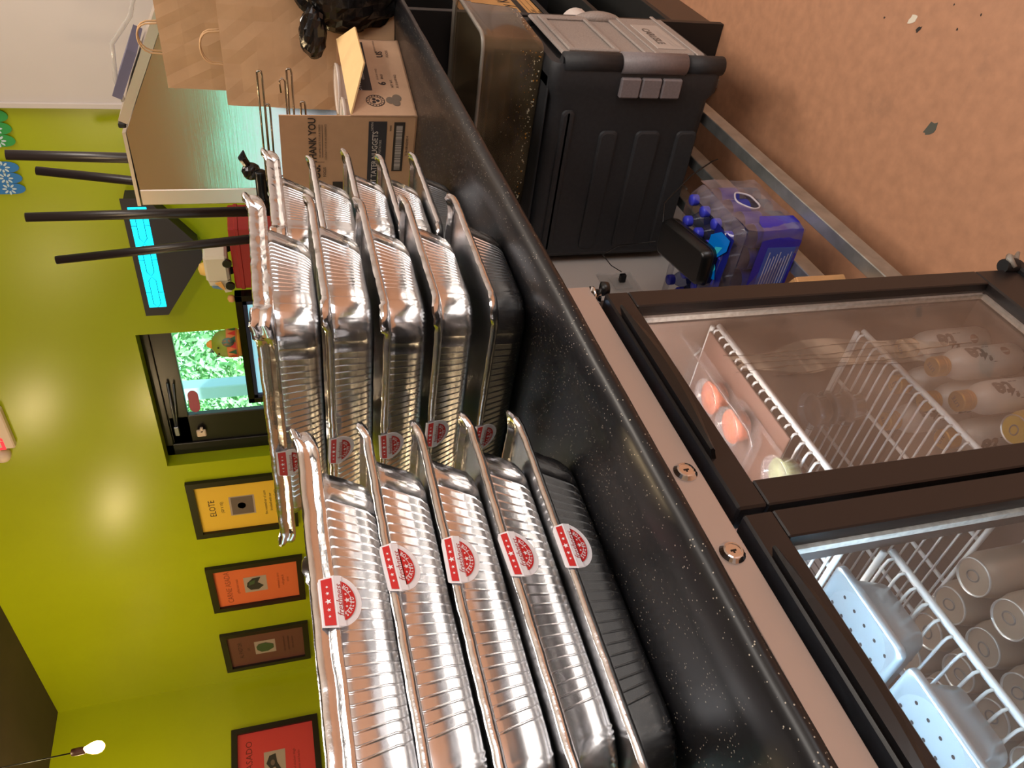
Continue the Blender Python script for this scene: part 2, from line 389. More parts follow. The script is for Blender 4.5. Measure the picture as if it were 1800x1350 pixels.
picture((4, 5.845, 2.245), UX, .596, .735, mat('orange_card', (226, 112, 66), rough=.55), 'orange menu card in a black frame, second from the window', 'CARNE ASADA', [('grilled skirt steak', .71, .028), ('marinated in citrus', .28, .028), ('with garlic &', .23, .028), ('spices', .18, .028)], art2, mat('rust_ink', (150, 70, 45), rough=.7))
picture((4, 6.80, 2.25), UX, .597, .735, mat('plum_card', (112, 70, 62), rough=.55), 'dark plum menu card in a black frame by the corner', 'AL PASTOR', [('(GF)', .71, .028), ('slow roasted pork with', .30, .026), ('achiote and pineapple', .25, .026), ('onion and cilantro', .20, .026)], art3, mat('plum_ink', (66, 42, 40), rough=.7), .05)
picture((2.76, 6.986, 2.241), (1, 0, 0), .75, .735, mat('red_card', (206, 66, 66), rough=.55), 'red menu card in a black frame on the left wall', 'POLLO ASADO', [('grilled chicken thigh', .30, .028), ('citrus and herbs', .25, .028)], art4, mat('wine_ink', (110, 40, 40), rough=.7), .075)

# exit sign with its lamp head
t = thing('exit_sign', 'white exit sign with red letters high on the green wall', 'sign', (4, 3.575, 3.14))
g = G().box(3.95, 3.415, 3.14, 4.0, 3.735, 3.345, .008); part('housing', g, mat('cream_plate', (236, 214, 196), rough=.4), t)
part('lettering', G().text('EXIT', .165, (3.949, 3.575, 3.24), UX, (0, 0, 1), bold=.012), mat('exit_red', (245, 50, 75), rough=.5, emit=.6), t)
g = G().lathe([(.0, .0), (.03, .004), (.046, .02), (.05, .045), (.042, .08)], (3.93, 3.80, 3.235), 20, M=Matrix.Rotation(PI/2, 4, 'Y')).tube([(3.96, 3.735, 3.235), (3.96, 3.79, 3.235)], .012, 8)
part('lamp_head', g, mat('cream_plate'), t, 'round white lamp head beside the sign')

# insect lamp
t = thing('insect_lamp', 'black wall lamp with a glowing cyan leaded strip', 'lamp', (4, 2.36, 1.86))
out = [(-.36, 0), (-.377, .005), (-.38, -.02), (-.377, -.118), (-.02, -.345), (.05, -.345), (.34, -.118), (.342, 0)]
out = [(-.378, 0), (-.378, -.118), (-.02, -.345), (.05, -.345), (.342, -.118), (.342, 0)]
g = G().prism(out, (3.87, 2.36, 2.224), UX, (0, 0, 1), .004).prism([(-.35, -.01), (-.35, -.11), (-.02, -.32), (.05, -.32), (.32, -.11), (.32, -.01)], (4.0, 2.36, 2.224), UX, (0, 0, 1), .128)
part('housing', g, mat('dark_slate_plastic', (38, 36, 46), rough=.4), t)
lit = part('light_panel', G().box(3.862, 2.066, 2.108, 3.869, 2.68, 2.196, .001), mat('cyan_light', (0, 222, 255), rough=.4, emit=1.5), t, 'glowing cyan panel with dark leading')
gl = G()
for zz in (2.112, 2.150, 2.192):
    pass
for k in range(3):
    yc = 2.17+k*.205
    for s in (-1, 1):
        gl.tube([(3.861, yc-.075, 2.152+s*.018), (3.861, yc+.075, 2.152+s*.018)], .0016, 4)
        gl.tube([(3.861, yc+s*.075, 2.134), (3.861, yc+s*.1, 2.152), (3.861, yc+s*.075, 2.170)], .0016, 4)
    gl.tube([(3.861, yc, 2.170), (3.861, yc, 2.196)], .0016, 4).tube([(3.861, yc, 2.134), (3.861, yc, 2.108)], .0016, 4)
part('leading', gl, mat('cyan_leading', (0, 110, 140), rough=.5), lit)

# cut paper banners at the top of the wall
def papel(name, label, m, y0, y1, zb, n):
    t = thing(name, label, 'banner', (3.985, (y0+y1)/2, zb), 'cut paper banners')
    w = (y1-y0)/n; poly = [(y1-y0, .45), (0, .45)]
    for k in range(n):
        for q in range(9): a = PI + PI*q/8; poly.append((w*(k+.5)+w/2*math.cos(a), .03+ .05*math.sin(a)))
    part('paper', G().prism(poly, (3.99, y0, zb+.02), (0, 1, 0), (0, 0, 1), -.001), m, t)
    gl = G()
    for k in range(n):
        for zz in (.05, .17):
            for q in range(8):
                a = PI/4*q; c = (w*(k+.5)+.021*math.cos(a), zz+.021*math.sin(a))
                gl.flat([(c[0]+.011*math.cos(a)*math.cos(b)-.005*math.sin(a)*math.sin(b), c[1]+.011*math.sin(a)*math.cos(b)+.005*math.cos(a)*math.sin(b)) for b in [2*PI*i/8 for i in range(8)]], (3.9865, y0, zb+.02), (0, 1, 0), (0, 0, 1))
    part('flower_pattern', gl, mat('paper_white', (200, 225, 235), rough=.8), t, kind='stuff')
papel('paper_banner', 'blue cut paper banner with white flowers at the wall top', mat('blue_paper', (52, 128, 200), rough=.7), 1.875, 2.045, 2.655, 3)
papel('paper_banner', 'green cut paper banner with white flowers at the wall top', mat('green_paper', (52, 160, 80), rough=.7), 1.62, 1.80, 2.635, 3)

g = G().tube([(-2.955, 1.2, 1.74), (-2.955, 4.6, 1.74)], .022, 10)
t = thing('neon_strip', 'cyan light tube along the street-side wall above the daylight window', 'light', (-2.955, 2.9, 1.70))
part('tube', g, mat('cyan_neon', (0, 235, 190), emit=8), t)
for yy in (1.3, 2.9, 4.5): part('clip', G().box(-2.999, yy-.01, 1.715, -2.93, yy+.01, 1.765, .002), M_black, t)
# pendant bulb
t = thing('pendant_bulb', 'bare filament bulb hanging lit on a thin black cord', 'lamp', (2.5, 4.83, 2.745))
part('cord', G().tube([(2.5, 4.862, 3.67), (2.5, 4.845, 2.9)], .004, 6), M_black, t)
part('socket', G().lathe([(.008, .035), (.02, .03), (.023, .0), (.021, -.045)], (2.5, 4.84, 2.865), 16), mat('brown_socket', (70, 40, 32), rough=.4), t)
part('bulb', G().lathe([(.014, .05), (.018, .03), (.033, -.005), (.037, -.03), (.03, -.055), (.012, -.07), (.001, -.072)], (2.5, 4.835, 2.79), 18), mat('bulb_light', (255, 190, 110), emit=22), t, 'glowing amber glass bulb')
bulb_light((2.5, 4.78, 2.62), 16)

# ------------------------------------------------------------------ far side of the room: sideboard, screen, red box, toys, upturned stool
t = thing('sideboard', 'low dark cabinet against the green wall under the screen', 'cabinet', (3.4, 2.4, 0))
part('carcass', G().box(2.95, 1.42, .08, 3.92, 3.25, 1.28, .004), mat('dark_wood', (48, 36, 30), rough=.5), t)
part('top_board', G().box(2.92, 1.40, 1.28, 3.94, 3.28, 1.31, .004), mat('dark_wood'), t)
for k in range(4): part('door', G().box(2.938, 1.45+k*.45, .12, 2.949, 1.87+k*.45, 1.25, .003), mat('dark_wood'), t)
part('plinth', G().box(3.0, 1.46, 0, 3.88, 3.2, .08), M_blackmatte, t)
t = thing('screen', 'black-framed flat screen standing in front of the window', 'screen', (3.4, 2.676, 1.31))
a0, a1, b0, b1 = 2.315, 3.035, 1.33, 1.716
g = G().box(3.39, a0, b1-.035, 3.45, a1, b1, .003).box(3.39, a0, b0, 3.45, a1, b0+.035, .003).box(3.39, a0, b0, 3.45, a0+.035, b1, .003).box(3.39, a1-.035, b0, 3.45, a1, b1, .003)
part('bezel', g, M_blackgloss, t)
g = G().box(3.395, a0+.03, b1-.055, 3.43, a1-.03, b1-.03, .002).box(3.395, a0+.03, b0+.03, 3.43, a0+.058, b1-.03, .002).box(3.395, a1-.058, b0+.03, 3.43, a1-.03, b1-.03, .002)
part('inner_bezel', g, mat('blue_black_plastic', (46, 54, 84), rough=.25), t)
dsp = part('display', G().box(3.41, a0+.03, b0+.03, 3.44, a1-.03, b1-.03), mat('screen_light', (150, 215, 235), rough=.2, emit=.8), t, 'pale blue lit display')
part('picture', G().flat(rect(-.16, -.30, -.05, -.02), (3.4095, 2.68, 1.66), UX, (0, 0, 1), 0).flat(rect(-.02, -.3, .3, -.03), (3.4095, 2.68, 1.66), UX, (0, 0, 1), 1), [mat('screen_red', (215, 60, 80), emit=.7), mat('screen_orange', (240, 190, 120), emit=.8)], dsp)
part('stand', G().box(3.40, 2.5, 1.31, 3.55, 2.85, 1.332, .003), M_black, t)

g = G().box(-.08, -.185, 0, .12, .175, .395, .006).moved(Matrix.Translation((3.47, 2.10, 1.31)) @ Matrix.Rotation(-.10, 4, 'Z'))
t = thing('red_box', 'plain red box beside the screen with toys on top', 'box', (3.47, 2.13, 1.31))
part('carton', g, mat('red_card_box', (160, 38, 40), rough=.5), t)
part('lid_edge', G().box(-.083, -.188, .348, .123, .178, .368, .003).moved(Matrix.Translation((3.47, 2.10, 1.31)) @ Matrix.Rotation(-.10, 4, 'Z')), mat('red_card_box'), t)
# toy food truck
MT = Matrix.Translation((3.44, 2.16, 1.7055)) @ Matrix.Rotation(-.15, 4, 'Z')
t = thing('toy_food_truck', 'white toy food truck with a yellow roof dome on red box', 'toy', (3.42, 2.16, 1.712))
part('body', G().box(-.06, -.10, .02, .06, .06, .128, .012).prism([(.06, .02), (.13, .02), (.135, .05), (.10, .06), (.085, .115), (.06, .12)], (.05, 0, 0), (0, 1, 0), (0, 0, 1), -.10).moved(MT), mat('toy_white', (226, 220, 205), rough=.45), t)
part('roof_dome', G().lathe([(.03, .125), (.034, .135), (.026, .155), (.001, .163)], (0, .02, 0), 16).moved(MT), mat('toy_yellow', (240, 200, 110), rough=.5), t)
part('windscreen', G().prism([(.088, .06), (.112, .058), (.096, .105), (.086, .108)], (-.052, 0, 0), (0, 1, 0), (0, 0, 1), -.004).moved(MT), mat('toy_blue', (110, 150, 190), rough=.3), t)
part('counter_flap', G().prism([(.05, .06), (.098, .045), (.1, .055), (.055, .09)], (-.064, 0, 0), (0, 1, 0), (0, 0, 1), -.006).moved(MT), mat('toy_orange', (235, 180, 100), rough=.5), t)
for yy in (-.06, .085):
    for xx in (-.066, .05): part('wheel', G().lathe([(.022, 0), (.022, .014)], (xx, yy, .022), 16, M=Matrix.Rotation(PI/2, 4, 'Y')).moved(MT), M_black, t)
# lime figure on the screen top
t = thing('lime_figure', 'round lime-green toy with patterned orange belt on the screen top', 'toy', (3.42, 2.66, 1.716))
c0 = (3.42, 2.625, 1.716)
part('body', G().lathe([(.001, .145), (.03, .142), (.058, .122), (.07, .095), (.073, .068)], c0, 24), mat('toy_lime', (140, 160, 52), rough=.5, noise=(20, .12)), t)
bl = part('belt', G().lathe([(.073, .068), (.076, .066), (.078, .018), (.074, .014)], c0, 24), mat('belt_orange', (216, 128, 70), rough=.5), t)
part('foot', G().lathe([(.074, .016), (.07, .0), (.055, 0)], c0, 24), mat('foot_yellow', (235, 175, 60), rough=.5), t)
gt = G()
for k in range(14):
    a = 2*PI*k/14; p = Vector(c0) + Vector((.0785*math.cos(a), .0785*math.sin(a), .042)); tx = Vector((-math.sin(a), math.cos(a), 0))
    gt.add([p-tx*.016-Vector((0, 0, .02)), p+tx*.016-Vector((0, 0, .02)), p+Vector((0, 0, .02))], [(0, 1, 2)], k % 2)
part('triangle', gt, [mat('belt_red', (205, 50, 40), rough=.5), mat('belt_green', (40, 100, 60), rough=.5)], bl, kind='stuff')
part('stem', G().lathe([(.02, .140), (.024, .15), (.012, .168), (.001, .172)], c0, 12), mat('stem_orange', (240, 165, 70), rough=.5), t)
for yy in (2.60, 2.64): part('eye', G().lathe([(.005, 0), (.003, .003)], (3.353, yy, 1.826), 8, M=Matrix.Rotation(-PI/2, 4, 'Y')), M_black, t)
part('flower', G().lathe([(.001, .0), (.026, .004), (.03, .012), (.001, .016)], (3.36, 2.565, 1.775), 10, M=Matrix.Rotation(-PI/2, 4, 'Y')), mat('flower_teal', (95, 130, 125), rough=.6, var=(90, (190, 110, 60), .55, .6)), t)
g = G().lathe([(.001, .036), (.016, .03), (.02, .014), (.013, 0), (.001, 0)], (3.42, 2.345, 1.716), 14)
solo('peach_bead', g, mat('toy_peach', (232, 170, 110), rough=.5), 'small peach-coloured ball at the corner of the screen top', 'ball', (3.42, 2.345, 1.716))

# upturned stool, legs in the air
t = thing('bar_stool', 'black bar stool turned upside down with its legs up', 'stool', (3.1, 1.70, 1.31))
legs = (((2.93, 1.352, 2.378), (3.02, 1.43, 1.40)), ((3.309, 1.595, 2.40), (3.20, 1.68, 1.40)), ((3.003, 1.637, 2.40), (3.05, 1.66, 1.40)), ((3.215, 1.959, 2.40), (3.18, 1.85, 1.40)))
for a, b in legs:
    lg = part('leg', G().tube([a, b], [.0175, .0215], 14), mat('black_leg', (34, 28, 30), rough=.35), t)
part('seat', G().box(2.97, 1.43, 1.31, 3.25, 1.87, 1.40, .02), mat('black_vinyl', (26, 24, 26), rough=.4), t)
#PART3
# ------------------------------------------------------------------ the bar: worktop, apron, partition, low shelves
def speckled():
    m = mat('black_solid_surface', (20, 20, 23), rough=.36, spec=.42)
    n = m.node_tree; b = n.nodes['Principled BSDF']; L = n.links.new
    tc = n.nodes.new('ShaderNodeTexCoord'); v = n.nodes.new('ShaderNodeTexVoronoi'); v.inputs['Scale'].default_value = 210
    L(tc.outputs['Object'], v.inputs['Vector'])
    t = n.nodes.new('ShaderNodeTexNoise'); t.inputs['Scale'].default_value = 90; L(tc.outputs['Object'], t.inputs['Vector'])
    a = n.nodes.new('ShaderNodeMath'); a.operation = 'LESS_THAN'; a.inputs[1].default_value = .17; L(v.outputs['Distance'], a.inputs[0])
    c = n.nodes.new('ShaderNodeMath'); c.operation = 'GREATER_THAN'; c.inputs[1].default_value = .52; L(t.outputs[0], c.inputs[0])
    d = n.nodes.new('ShaderNodeMath'); d.operation = 'MULTIPLY'; L(a.outputs[0], d.inputs[0]); L(c.outputs[0], d.inputs[1])
    mx = n.nodes.new('ShaderNodeMix'); mx.data_type = 'RGBA'; mx.inputs[6].default_value = lin((18, 18, 21))+(1,); mx.inputs[7].default_value = lin((170, 160, 145))+(1,)
    L(d.outputs[0], mx.inputs[0]); L(mx.outputs[2], b.inputs['Base Color']); return m
M_top = speckled()
CZ = 1.126
prof = [(1.36, CZ), (.690, CZ), (.672, CZ+.0008), (.658, CZ+.0035), (.645, CZ+.0046), (.630, CZ+.0040), (.614, CZ+.001), (.604, CZ-.003), (.598, CZ-.009), (.597, CZ-.014), (.602, CZ-.022), (.612, CZ-.028), (.64, CZ-.030), (1.36, CZ-.030)]
xs = [-.6+.02*k for k in range(0, 191)]
rn = random.Random(5); wob = [rn.uniform(-1, 1) for _ in xs]
wob = [sum(wob[max(0, i-3):i+4])/7 for i in range(len(xs))]
t = thing('bar_counter', 'long black speckled bar counter carrying the foil pans', 'counter', (1.2, .98, 0))
rings = [[Vector((x, y - (.003*w if y < .66 else 0), z)) for y, z in prof] for x, w in zip(xs, wob)]
g = G().loft(rings, closed=True, cap0=True, cap1=True)
top = part('worktop', g, M_top, t); sharp_smooth(top, 50)
part('front_wall', G().box(-.6, 1.31, 0, 3.2, 1.345, CZ-.03), mat('pale_inner_wall', (205, 198, 192), rough=.6), t, 'pale wall panel under the counter')
part('apron', G().box(-.6, .70, CZ-.065, 3.2, .725, CZ-.0305), M_blackmatte, t)
part('partition', G().box(2.43, .672, 0, 2.455, 1.31, CZ-.03, .001), mat('worn_black_board', (24, 23, 24), rough=.45, var=(40, (70, 66, 60), .68, .8)), t, 'black upright partition with worn front edge')
part('kickboard', G().box(2.455, .69, 0, 3.2, .71, .15, .002), mat('brown_black_board', (46, 34, 28), rough=.3), t)
M_shelfb = mat('dusty_black_board', (28, 28, 27), rough=.55, var=(30, (110, 105, 95), .66, .8))
part('shelf_board', G().box(2.455, .69, .15, 3.2, 1.31, .168, .001), M_shelfb, t)
part('shelf_board', G().box(2.455, .72, .345, 3.2, 1.31, .363, .001), M_shelfb, t)
part('shelf_board', G().box(2.455, .72, .548, 3.2, 1.31, .566, .001), M_shelfb, t)
part('end_panel', G().box(3.18, .68, 0, 3.2, 1.31, CZ-.03), M_blackmatte, t)
ot = part('socket_plate', G().box(1.80, 1.300, .40, 1.93, 1.309, .52, .002).box(1.83, 1.296, .43, 1.90, 1.30, .49, .001), clear_mat('clear_plastic_plate', haze=.25, hazecol=(225, 222, 218)), t, 'clear plastic socket cover')

# ------------------------------------------------------------------ foil catering pans
def foil_mat(name, rough, bstr, scale, tint=(236, 236, 238)):
    m = mat(name, tint, rough=rough, metal=1., bump=(scale, bstr)); return m
M_foil = foil_mat('aluminium_foil', .21, .05, 14)
M_foilrim = foil_mat('aluminium_foil_rim', .17, .16, 55)
M_lid = foil_mat('foil_board_lid', .22, .16, 18, (225, 225, 226))
M_stw = mat('sticker_white', (232, 228, 232), rough=.4); M_str = mat('sticker_red', (196, 34, 34), rough=.4); M_strd = mat('sticker_dark_red', (168, 40, 46), rough=.45)
PHX, PHY, PR = .235, .133, .052            # half size of the pan mouth (inside of the rim)
PH = .072
def pan_ring(hx, hy, r, z, rib, wr, rn, ext=0.):
    out = []; nl, ns, nc = 24, 13, 22
    sides = (((1, 0), hy, hx, ns), ((0, 1), hx, hy, nl), ((-1, 0), hy, hx, ns), ((0, -1), hx, hy, nl))
    for q, (nrm, half, dist, n) in enumerate(sides):
        nx, ny = nrm; tx, ty = -ny, nx; L = half-r; m = .018
        for k in range(n):
            for u, bmp in ((0, 0), (.70, 0), (.745, 0), (.81, 1), (.88, 1), (.945, 0)):
                s = (k+u)/n; s = -L+m+(2*L-2*m)*s
                d = dist + bmp*rib
                out.append(Vector((nx*d+tx*s, ny*d+ty*s, z)))
        out.append(Vector((nx*dist+tx*L, ny*dist+ty*L, z)))
        ccx, ccy = nx*(dist-r)+tx*L, ny*(dist-r)+ty*L
        a0 = math.atan2(ny, nx)
        for k in range(1, nc+1):
            a = a0 + PI/2*k/(nc+1); rad = r + (wr*(1 if k % 2 else -1)*rn.uniform(.2, 1.) if wr else 0) + ext
            zz = z + (rn.uniform(-1, 1)*wr*.8 if wr else 0)
            out.append(Vector((ccx+rad*math.cos(a), ccy+rad*math.sin(a), zz)))
        out.append(Vector((ccx+tx*r, ccy+ty*r, z)) if False else Vector((ccx + r*math.cos(a0+PI/2), ccy + r*math.sin(a0+PI/2), z)))
    return out
def make_pan(seed, tall=False):
    rn = random.Random(seed)
    t = thing('catering_pan', 'foil pan', 'pan')
    R = []; tp = .0135
    for f, z, rib, wr in ((.0, .0, 0, 0), (.3, .0012, .0003, .0006), (.62, .0045, .0006, .0012), (.9, .0125, .0010, .0018)):
        ins = .020*(1-f)
        R.append(pan_ring(PHX-tp-.002-ins, PHY-tp-.002-ins, PR-.006, z, rib, wr, rn))
    for f in (0, .2, .4, .6, .8, 1.):
        z = .020+f*(PH-.031)
        R.append(pan_ring(PHX-tp+tp*f, PHY-tp+tp*f, PR-.003, z, .0013, .0015*(1-.3*f), rn))
    R.append(pan_ring(PHX, PHY, PR, PH-.0062, 0, .0004, rn))
    g = G().loft(R, cap0=True); b = part('tray', g, M_foil, t); 
    # rolled rim: flange, upstanding lip folded over the lid
    if tall: rp = [(0, PH-.0062, 0), (.014, PH-.0066, .1), (.0225, PH-.0080, .2), (.0268, PH-.0068, .5), (.0285, PH-.003, .8), (.0262, PH+.0015, 1.2), (.0240, PH+.0045, 1.4), (.0262, PH+.008, 1.6), (.0290, PH+.0145, 1.4), (.0280, PH+.0185, 1.2), (.0250, PH+.0196, 1), (.0228, PH+.014, .8), (.0215, PH+.004, .4), (.0205, PH-.002, .1), (.015, PH-.0035, 0)]
    else: rp = [(0, PH-.0062, 0), (.014, PH-.0066, .1), (.0225, PH-.0070, .3), (.0266, PH-.0050, .5), (.0285, PH-.0012, .8), (.0283, PH+.0030, 1), (.0265, PH+.0056, 1), (.0240, PH+.0050, .9), (.0225, PH+.0015, .6), (.0205, PH-.0025, .2), (.014, PH-.0035, 0)]
    RR = []; ncn = 7
    cj = [[(rn.uniform(.2, 1), rn.uniform(-1, 1)) for _ in range(ncn)] for _ in range(4)]; sj = [[rn.uniform(-1, 1) for _ in range(36)] for _ in range(4)]
    for off, z, w in rp:
        ring = []; hx, hy, r = PHX+off, PHY+off, PR*.55+off*.15
        for q, (nx, ny, half, dist) in enumerate(((1, 0, hy, hx), (0, 1, hx, hy), (-1, 0, hy, hx), (0, -1, hx, hy))):
            tx, ty = -ny, nx; L = half-r; n = 36
            for k in range(n):
                s = -L+2*L*k/n; d = dist + w*sj[q][k]*.0006
                ring.append(Vector((nx*d+tx*s, ny*d+ty*s, z + w*sj[q][(k*5) % 36]*.0006)))
            a0 = math.atan2(ny, nx); ccx, ccy = nx*(dist-r)+tx*L, ny*(dist-r)+ty*L
            for k in range(ncn):
                a = a0+PI/2*k/ncn; u, v = cj[q][k]; fl = math.sin(PI*k/ncn)
                rad = r + w*.009*fl + w*v*.0026
                ring.append(Vector((ccx+rad*math.cos(a), ccy+rad*math.sin(a), z + w*(.0085*fl*(.35+.65*u) + v*.0014))))
        RR.append(ring)
    g = G().loft(RR); sharp_smooth(part('rim', g, M_foilrim, t), 48)
    lr = [rr(PHX+.0195, PHY+.0195, PR*.58, PH-.0050+z, 7) for z in (0, .0013)]
    g = G().loft(lr, cap0=True, cap1=True, smooth=False); part('lid', g, M_lid, t, 'flat foil-faced board lid')
    return t
def make_sticker(t, x0, tilt=0., tall=False):
    """round paper seal folded over the rim on the local -y side"""
    y0 = -(PHY+.0294); zr0, zr1 = PH-.006, PH+(.010 if tall else .0062)
    ux = Vector((math.cos(tilt), 0, math.sin(tilt))); uz = Vector((-math.sin(tilt), 0, math.cos(tilt)))
    g = G(); w = .030
    th = Vector((0, -.0005, 0)); c = Vector((x0, y0, 0))
    def P(a, z, out=0): return c + ux*a + Vector((0, -out, 0)) + Vector((0, 0, z)) + Vector((0, 0, ux.z*a))*0
    # strip over the rim, then the half disc hanging below it
    R0 = .032
    hang = [(R0*math.cos(a), R0*.9*math.sin(a)) for a in [PI + PI*k/18 for k in range(19)]]
    o = c + Vector((0, -.0008, zr0))
    dn = Vector((0, .30, -1)).normalized()          # the flap leans in under the rim
    g.prism([(x, y) for x, y in hang], o, ux, -dn, -.0006)
    s = part('seal', g, M_stw, t, 'round paper seal folded over the rim')
    band = G(); band.add([P(-R0, zr0, .0008), P(R0, zr0, .0008), P(R0*.92, zr1, .0004), P(-R0*.92, zr1, .0004)], [(0, 1, 2, 3)])
    band.add([P(-R0*.92, zr1, .0004), P(R0*.92, zr1, .0004), P(R0*.8, zr1+.0015, -.004), P(-R0*.8, zr1+.0015, -.004)], [(0, 1, 2, 3)])
    o2 = o + Vector((0, -.0009, 0)); up_ = -dn
    band.flat([(-R0*.97, -.0005), (-R0*.97, -.0085), (R0*.97, -.0085), (R0*.97, -.0005)], o2, ux, up_)
    part('band', band, M_stw, s)
    red = G(); rr_ = .0258
    red.flat([(rr_*math.cos(a), rr_*.86*math.sin(a)) for a in [PI+.33+(PI-.66)*k/16 for k in range(17)]], o2, ux, up_, 0)
    oc = P(0, 0, .0013)
    red.add([oc+ux*-.029+Vector((0, 0, zr0+.002)), oc+ux*.029+Vector((0, 0, zr0+.002)), oc+ux*.0275+Vector((0, 0, zr1-.002)), oc+ux*-.0275+Vector((0, 0, zr1-.002))], [(0, 1, 2, 3)], 0)
    part('red_field', red, M_str, s)
    wt = G(); o3 = o2 + Vector((0, -.0004, 0))
    for k, ch in enumerate('SEALED FOR'):
        a = PI+.62+(PI-1.24)*k/9
        if ch == ' ': continue
        ex = Vector((-math.sin(a), math.cos(a))); p = (.0212*math.cos(a), .0212*.86*math.sin(a))
        wt.text(ch, .0066, o3 + ux*p[0] + up_*p[1], ux*ex.x+up_*ex.y, ux*-ex.y+up_*ex.x, bold=.02, sx=.8)
    for xx, yy, r in ((0, -.0125, .0034), (.0075, -.0115, .0017), (-.0075, -.0115, .0017)): wt.flat(star(r, xx, yy), o3, ux, up_)
    arc = [(.0168*math.cos(a), .0168*math.sin(a)) for a in [PI+.5+(PI-1.0)*k/14 for k in range(15)]]
    for k in range(14):
        a, b = arc[k], arc[k+1]; wt.flat([a, b, (b[0]*1.03, b[1]*1.03), (a[0]*1.03, a[1]*1.03)], o3, ux, up_)
    oz = oc + Vector((0, -.0004, (zr0+zr1)/2))
    for xx, r in ((0, .0038), (.010, .0024), (-.010, .0024), (.018, .0018), (-.018, .0018)): wt.flat(star(r, xx, 0), oz, ux, (0, 0, 1))
    part('white_print', wt, M_stw, s, kind='stuff')
    sc_ = G().text('freshness', .0105, o3 + up_*-.0046, ux, up_, shear=.35, sx=1.0)
    part('script', sc_, M_strd, s)
protoA = make_pan(11); make_sticker(protoA, .0)
protoB = make_pan(23); make_sticker(protoB, .0, .05)
protoC = make_pan(37); make_sticker(protoC, .0, -.04)
protoD = make_pan(51, True); make_sticker(protoD, .0, .0, True)
protos = [protoA, protoB, protoC, protoD]; used = [False]*4
def place_pan(i, loc, rz, label, group, sx=0.):
    p = protos[i]
    if not used[i]: used[i] = True; o = p
    else: o = dup(p)
    o.location = loc; o.rotation_euler = (0, 0, rz); o['label'] = label; o['group'] = group
    for ch in o.children:
        if ch.name.startswith('seal'): ch.location = (sx, 0, 0)
    return o
ordn = ['bottom', 'second from the bottom', 'middle', 'second from the top', 'top']
R1 = -3.6*PI/180
dxn = [(.012, .000, .002), (.018, -.004, .004), (.012, -.002, -.006), (.022, .000, .0), (.016, .004, .004)]
for k in range(5):
    dx, dy, dr = dxn[k]
    place_pan((0, 1, 2, 1, 3)[k], (.4835+dx, .8995+dy, CZ+.0005+.0695*k), R1+dr,
              'sealed foil catering pan nearest the camera, %s of the lengthwise stack' % ordn[k], 'foil pans in the lengthwise stack', (.03, .022, .035, .028, .005)[k])
R2 = -PI/2 - 3.5*PI/180
for k in range(5):
    dx, dy, dr = [(.0, .0, .0), (.004, .004, .012), (-.004, .0, -.008), (.003, -.003, .006), (.0, .0, .0)][k]
    place_pan((2, 0, 1, 2, 3)[k], (1.052+dx, .893+dy, CZ+.0005+(0, .083, .160, .240, .318)[k]), R2+dr,
              'foil catering pan lying across the counter, %s of the middle stack' % ordn[k], 'foil pans in the middle stack', (-.02, .0, -.01, -.02, -.03)[k])
for k in range(5):
    dx, dy, dr = [(.0, .0, .0), (-.008, .0, .015), (.004, -.004, -.01), (.0, .006, .01), (.0, .0, .0)][k]
    place_pan((1, 2, 0, 1, 3)[k], (1.418+dx, .985+dy, CZ+.0005+.0712*k), R2+.02+dr,
              'foil catering pan in front of the carton, %s of the far stack' % ordn[k], 'foil pans in the far stack', -.02)

# ------------------------------------------------------------------ glass-door bar fridge
M_fr = mat('black_brown_frame', (30, 24, 23), rough=.36, spec=.5)
M_trim = mat('floor_reflection_steel', (196, 176, 164), rough=.42, metal=.2)  # floor's warm reflection on the stainless strip, put into the base colour
M_inn = mat('fridge_liner', (132, 112, 102), rough=.45, metal=.2)
FY = .68
t = thing('bar_fridge', 'low black two-door glass-front bar fridge under the counter', 'fridge', (.48, .95, 0))
g = G().box(.0, .72, .03, .985, 1.28, .17).box(.0, .72, 1.0, .985, 1.28, 1.056).box(.0, 1.25, .17, .985, 1.28, 1.0).box(.96, .72, .17, .985, 1.25, 1.0).box(.0, .72, .17, .025, 1.25, 1.0).box(.455, .735, .17, .475, .76, 1.0)
part('cabinet', g, M_blackmatte, t)
g = G().box(.026, 1.24, .171, .959, 1.249, .999).box(.952, .74, .171, .959, 1.24, .999).box(.026, .74, .171, .033, 1.24, .999).box(.026, .74, .170, .959, 1.24, .178).box(.026, .74, .992, .959, 1.24, .999)
part('liner', g, M_inn, t)
st = part('top_trim', G().box(-.3, FY, 1.013, .971, .722, 1.054, .0015), M_trim, t, 'stainless trim strip coloured with the warm floor reflection')
part('top_panel', G().box(-.3, .722, 1.04, .985, 1.28, 1.058), M_blackmatte, t)
part('grille', G().box(.0, .73, .03, .985, .75, .13), M_blackmatte, t)
for fx in (.05, .93):
    for fy in (.78, 1.2): part('foot', G().lathe([(.02, 0), (.02, .03)], (fx, fy, 0), 12), M_blackmatte, t)
for lx in (.5576, .4325):
    Ml = Matrix.Translation((lx, FY, 1.035)) @ Matrix.Rotation(PI/2, 4, 'X')
    lk = part('lock', G().lathe([(.0155, 0), (.0155, .002), (.0115, .006), (.0095, .0065), (.0095, .0058), (.001, .0058)], (0, 0, 0), 24, caps=False, smooth=False).moved(Ml), M_chrome, t, 'chrome key lock')
    part('keyhole', G().box(-.001, -.0035, .0059, .001, .0035, .0064).box(-.0035, -.001, .0059, .0, .001, .0063).moved(Ml), M_black, lk)
M_glass = clear_mat('misted_door_glass', tint=(238, 236, 235), haze=.20, hazecol=(196, 172, 156), hz_scale=3.2, ior=1.33, lo=.42, hi=.74, streak=(1, 1, 1.6))
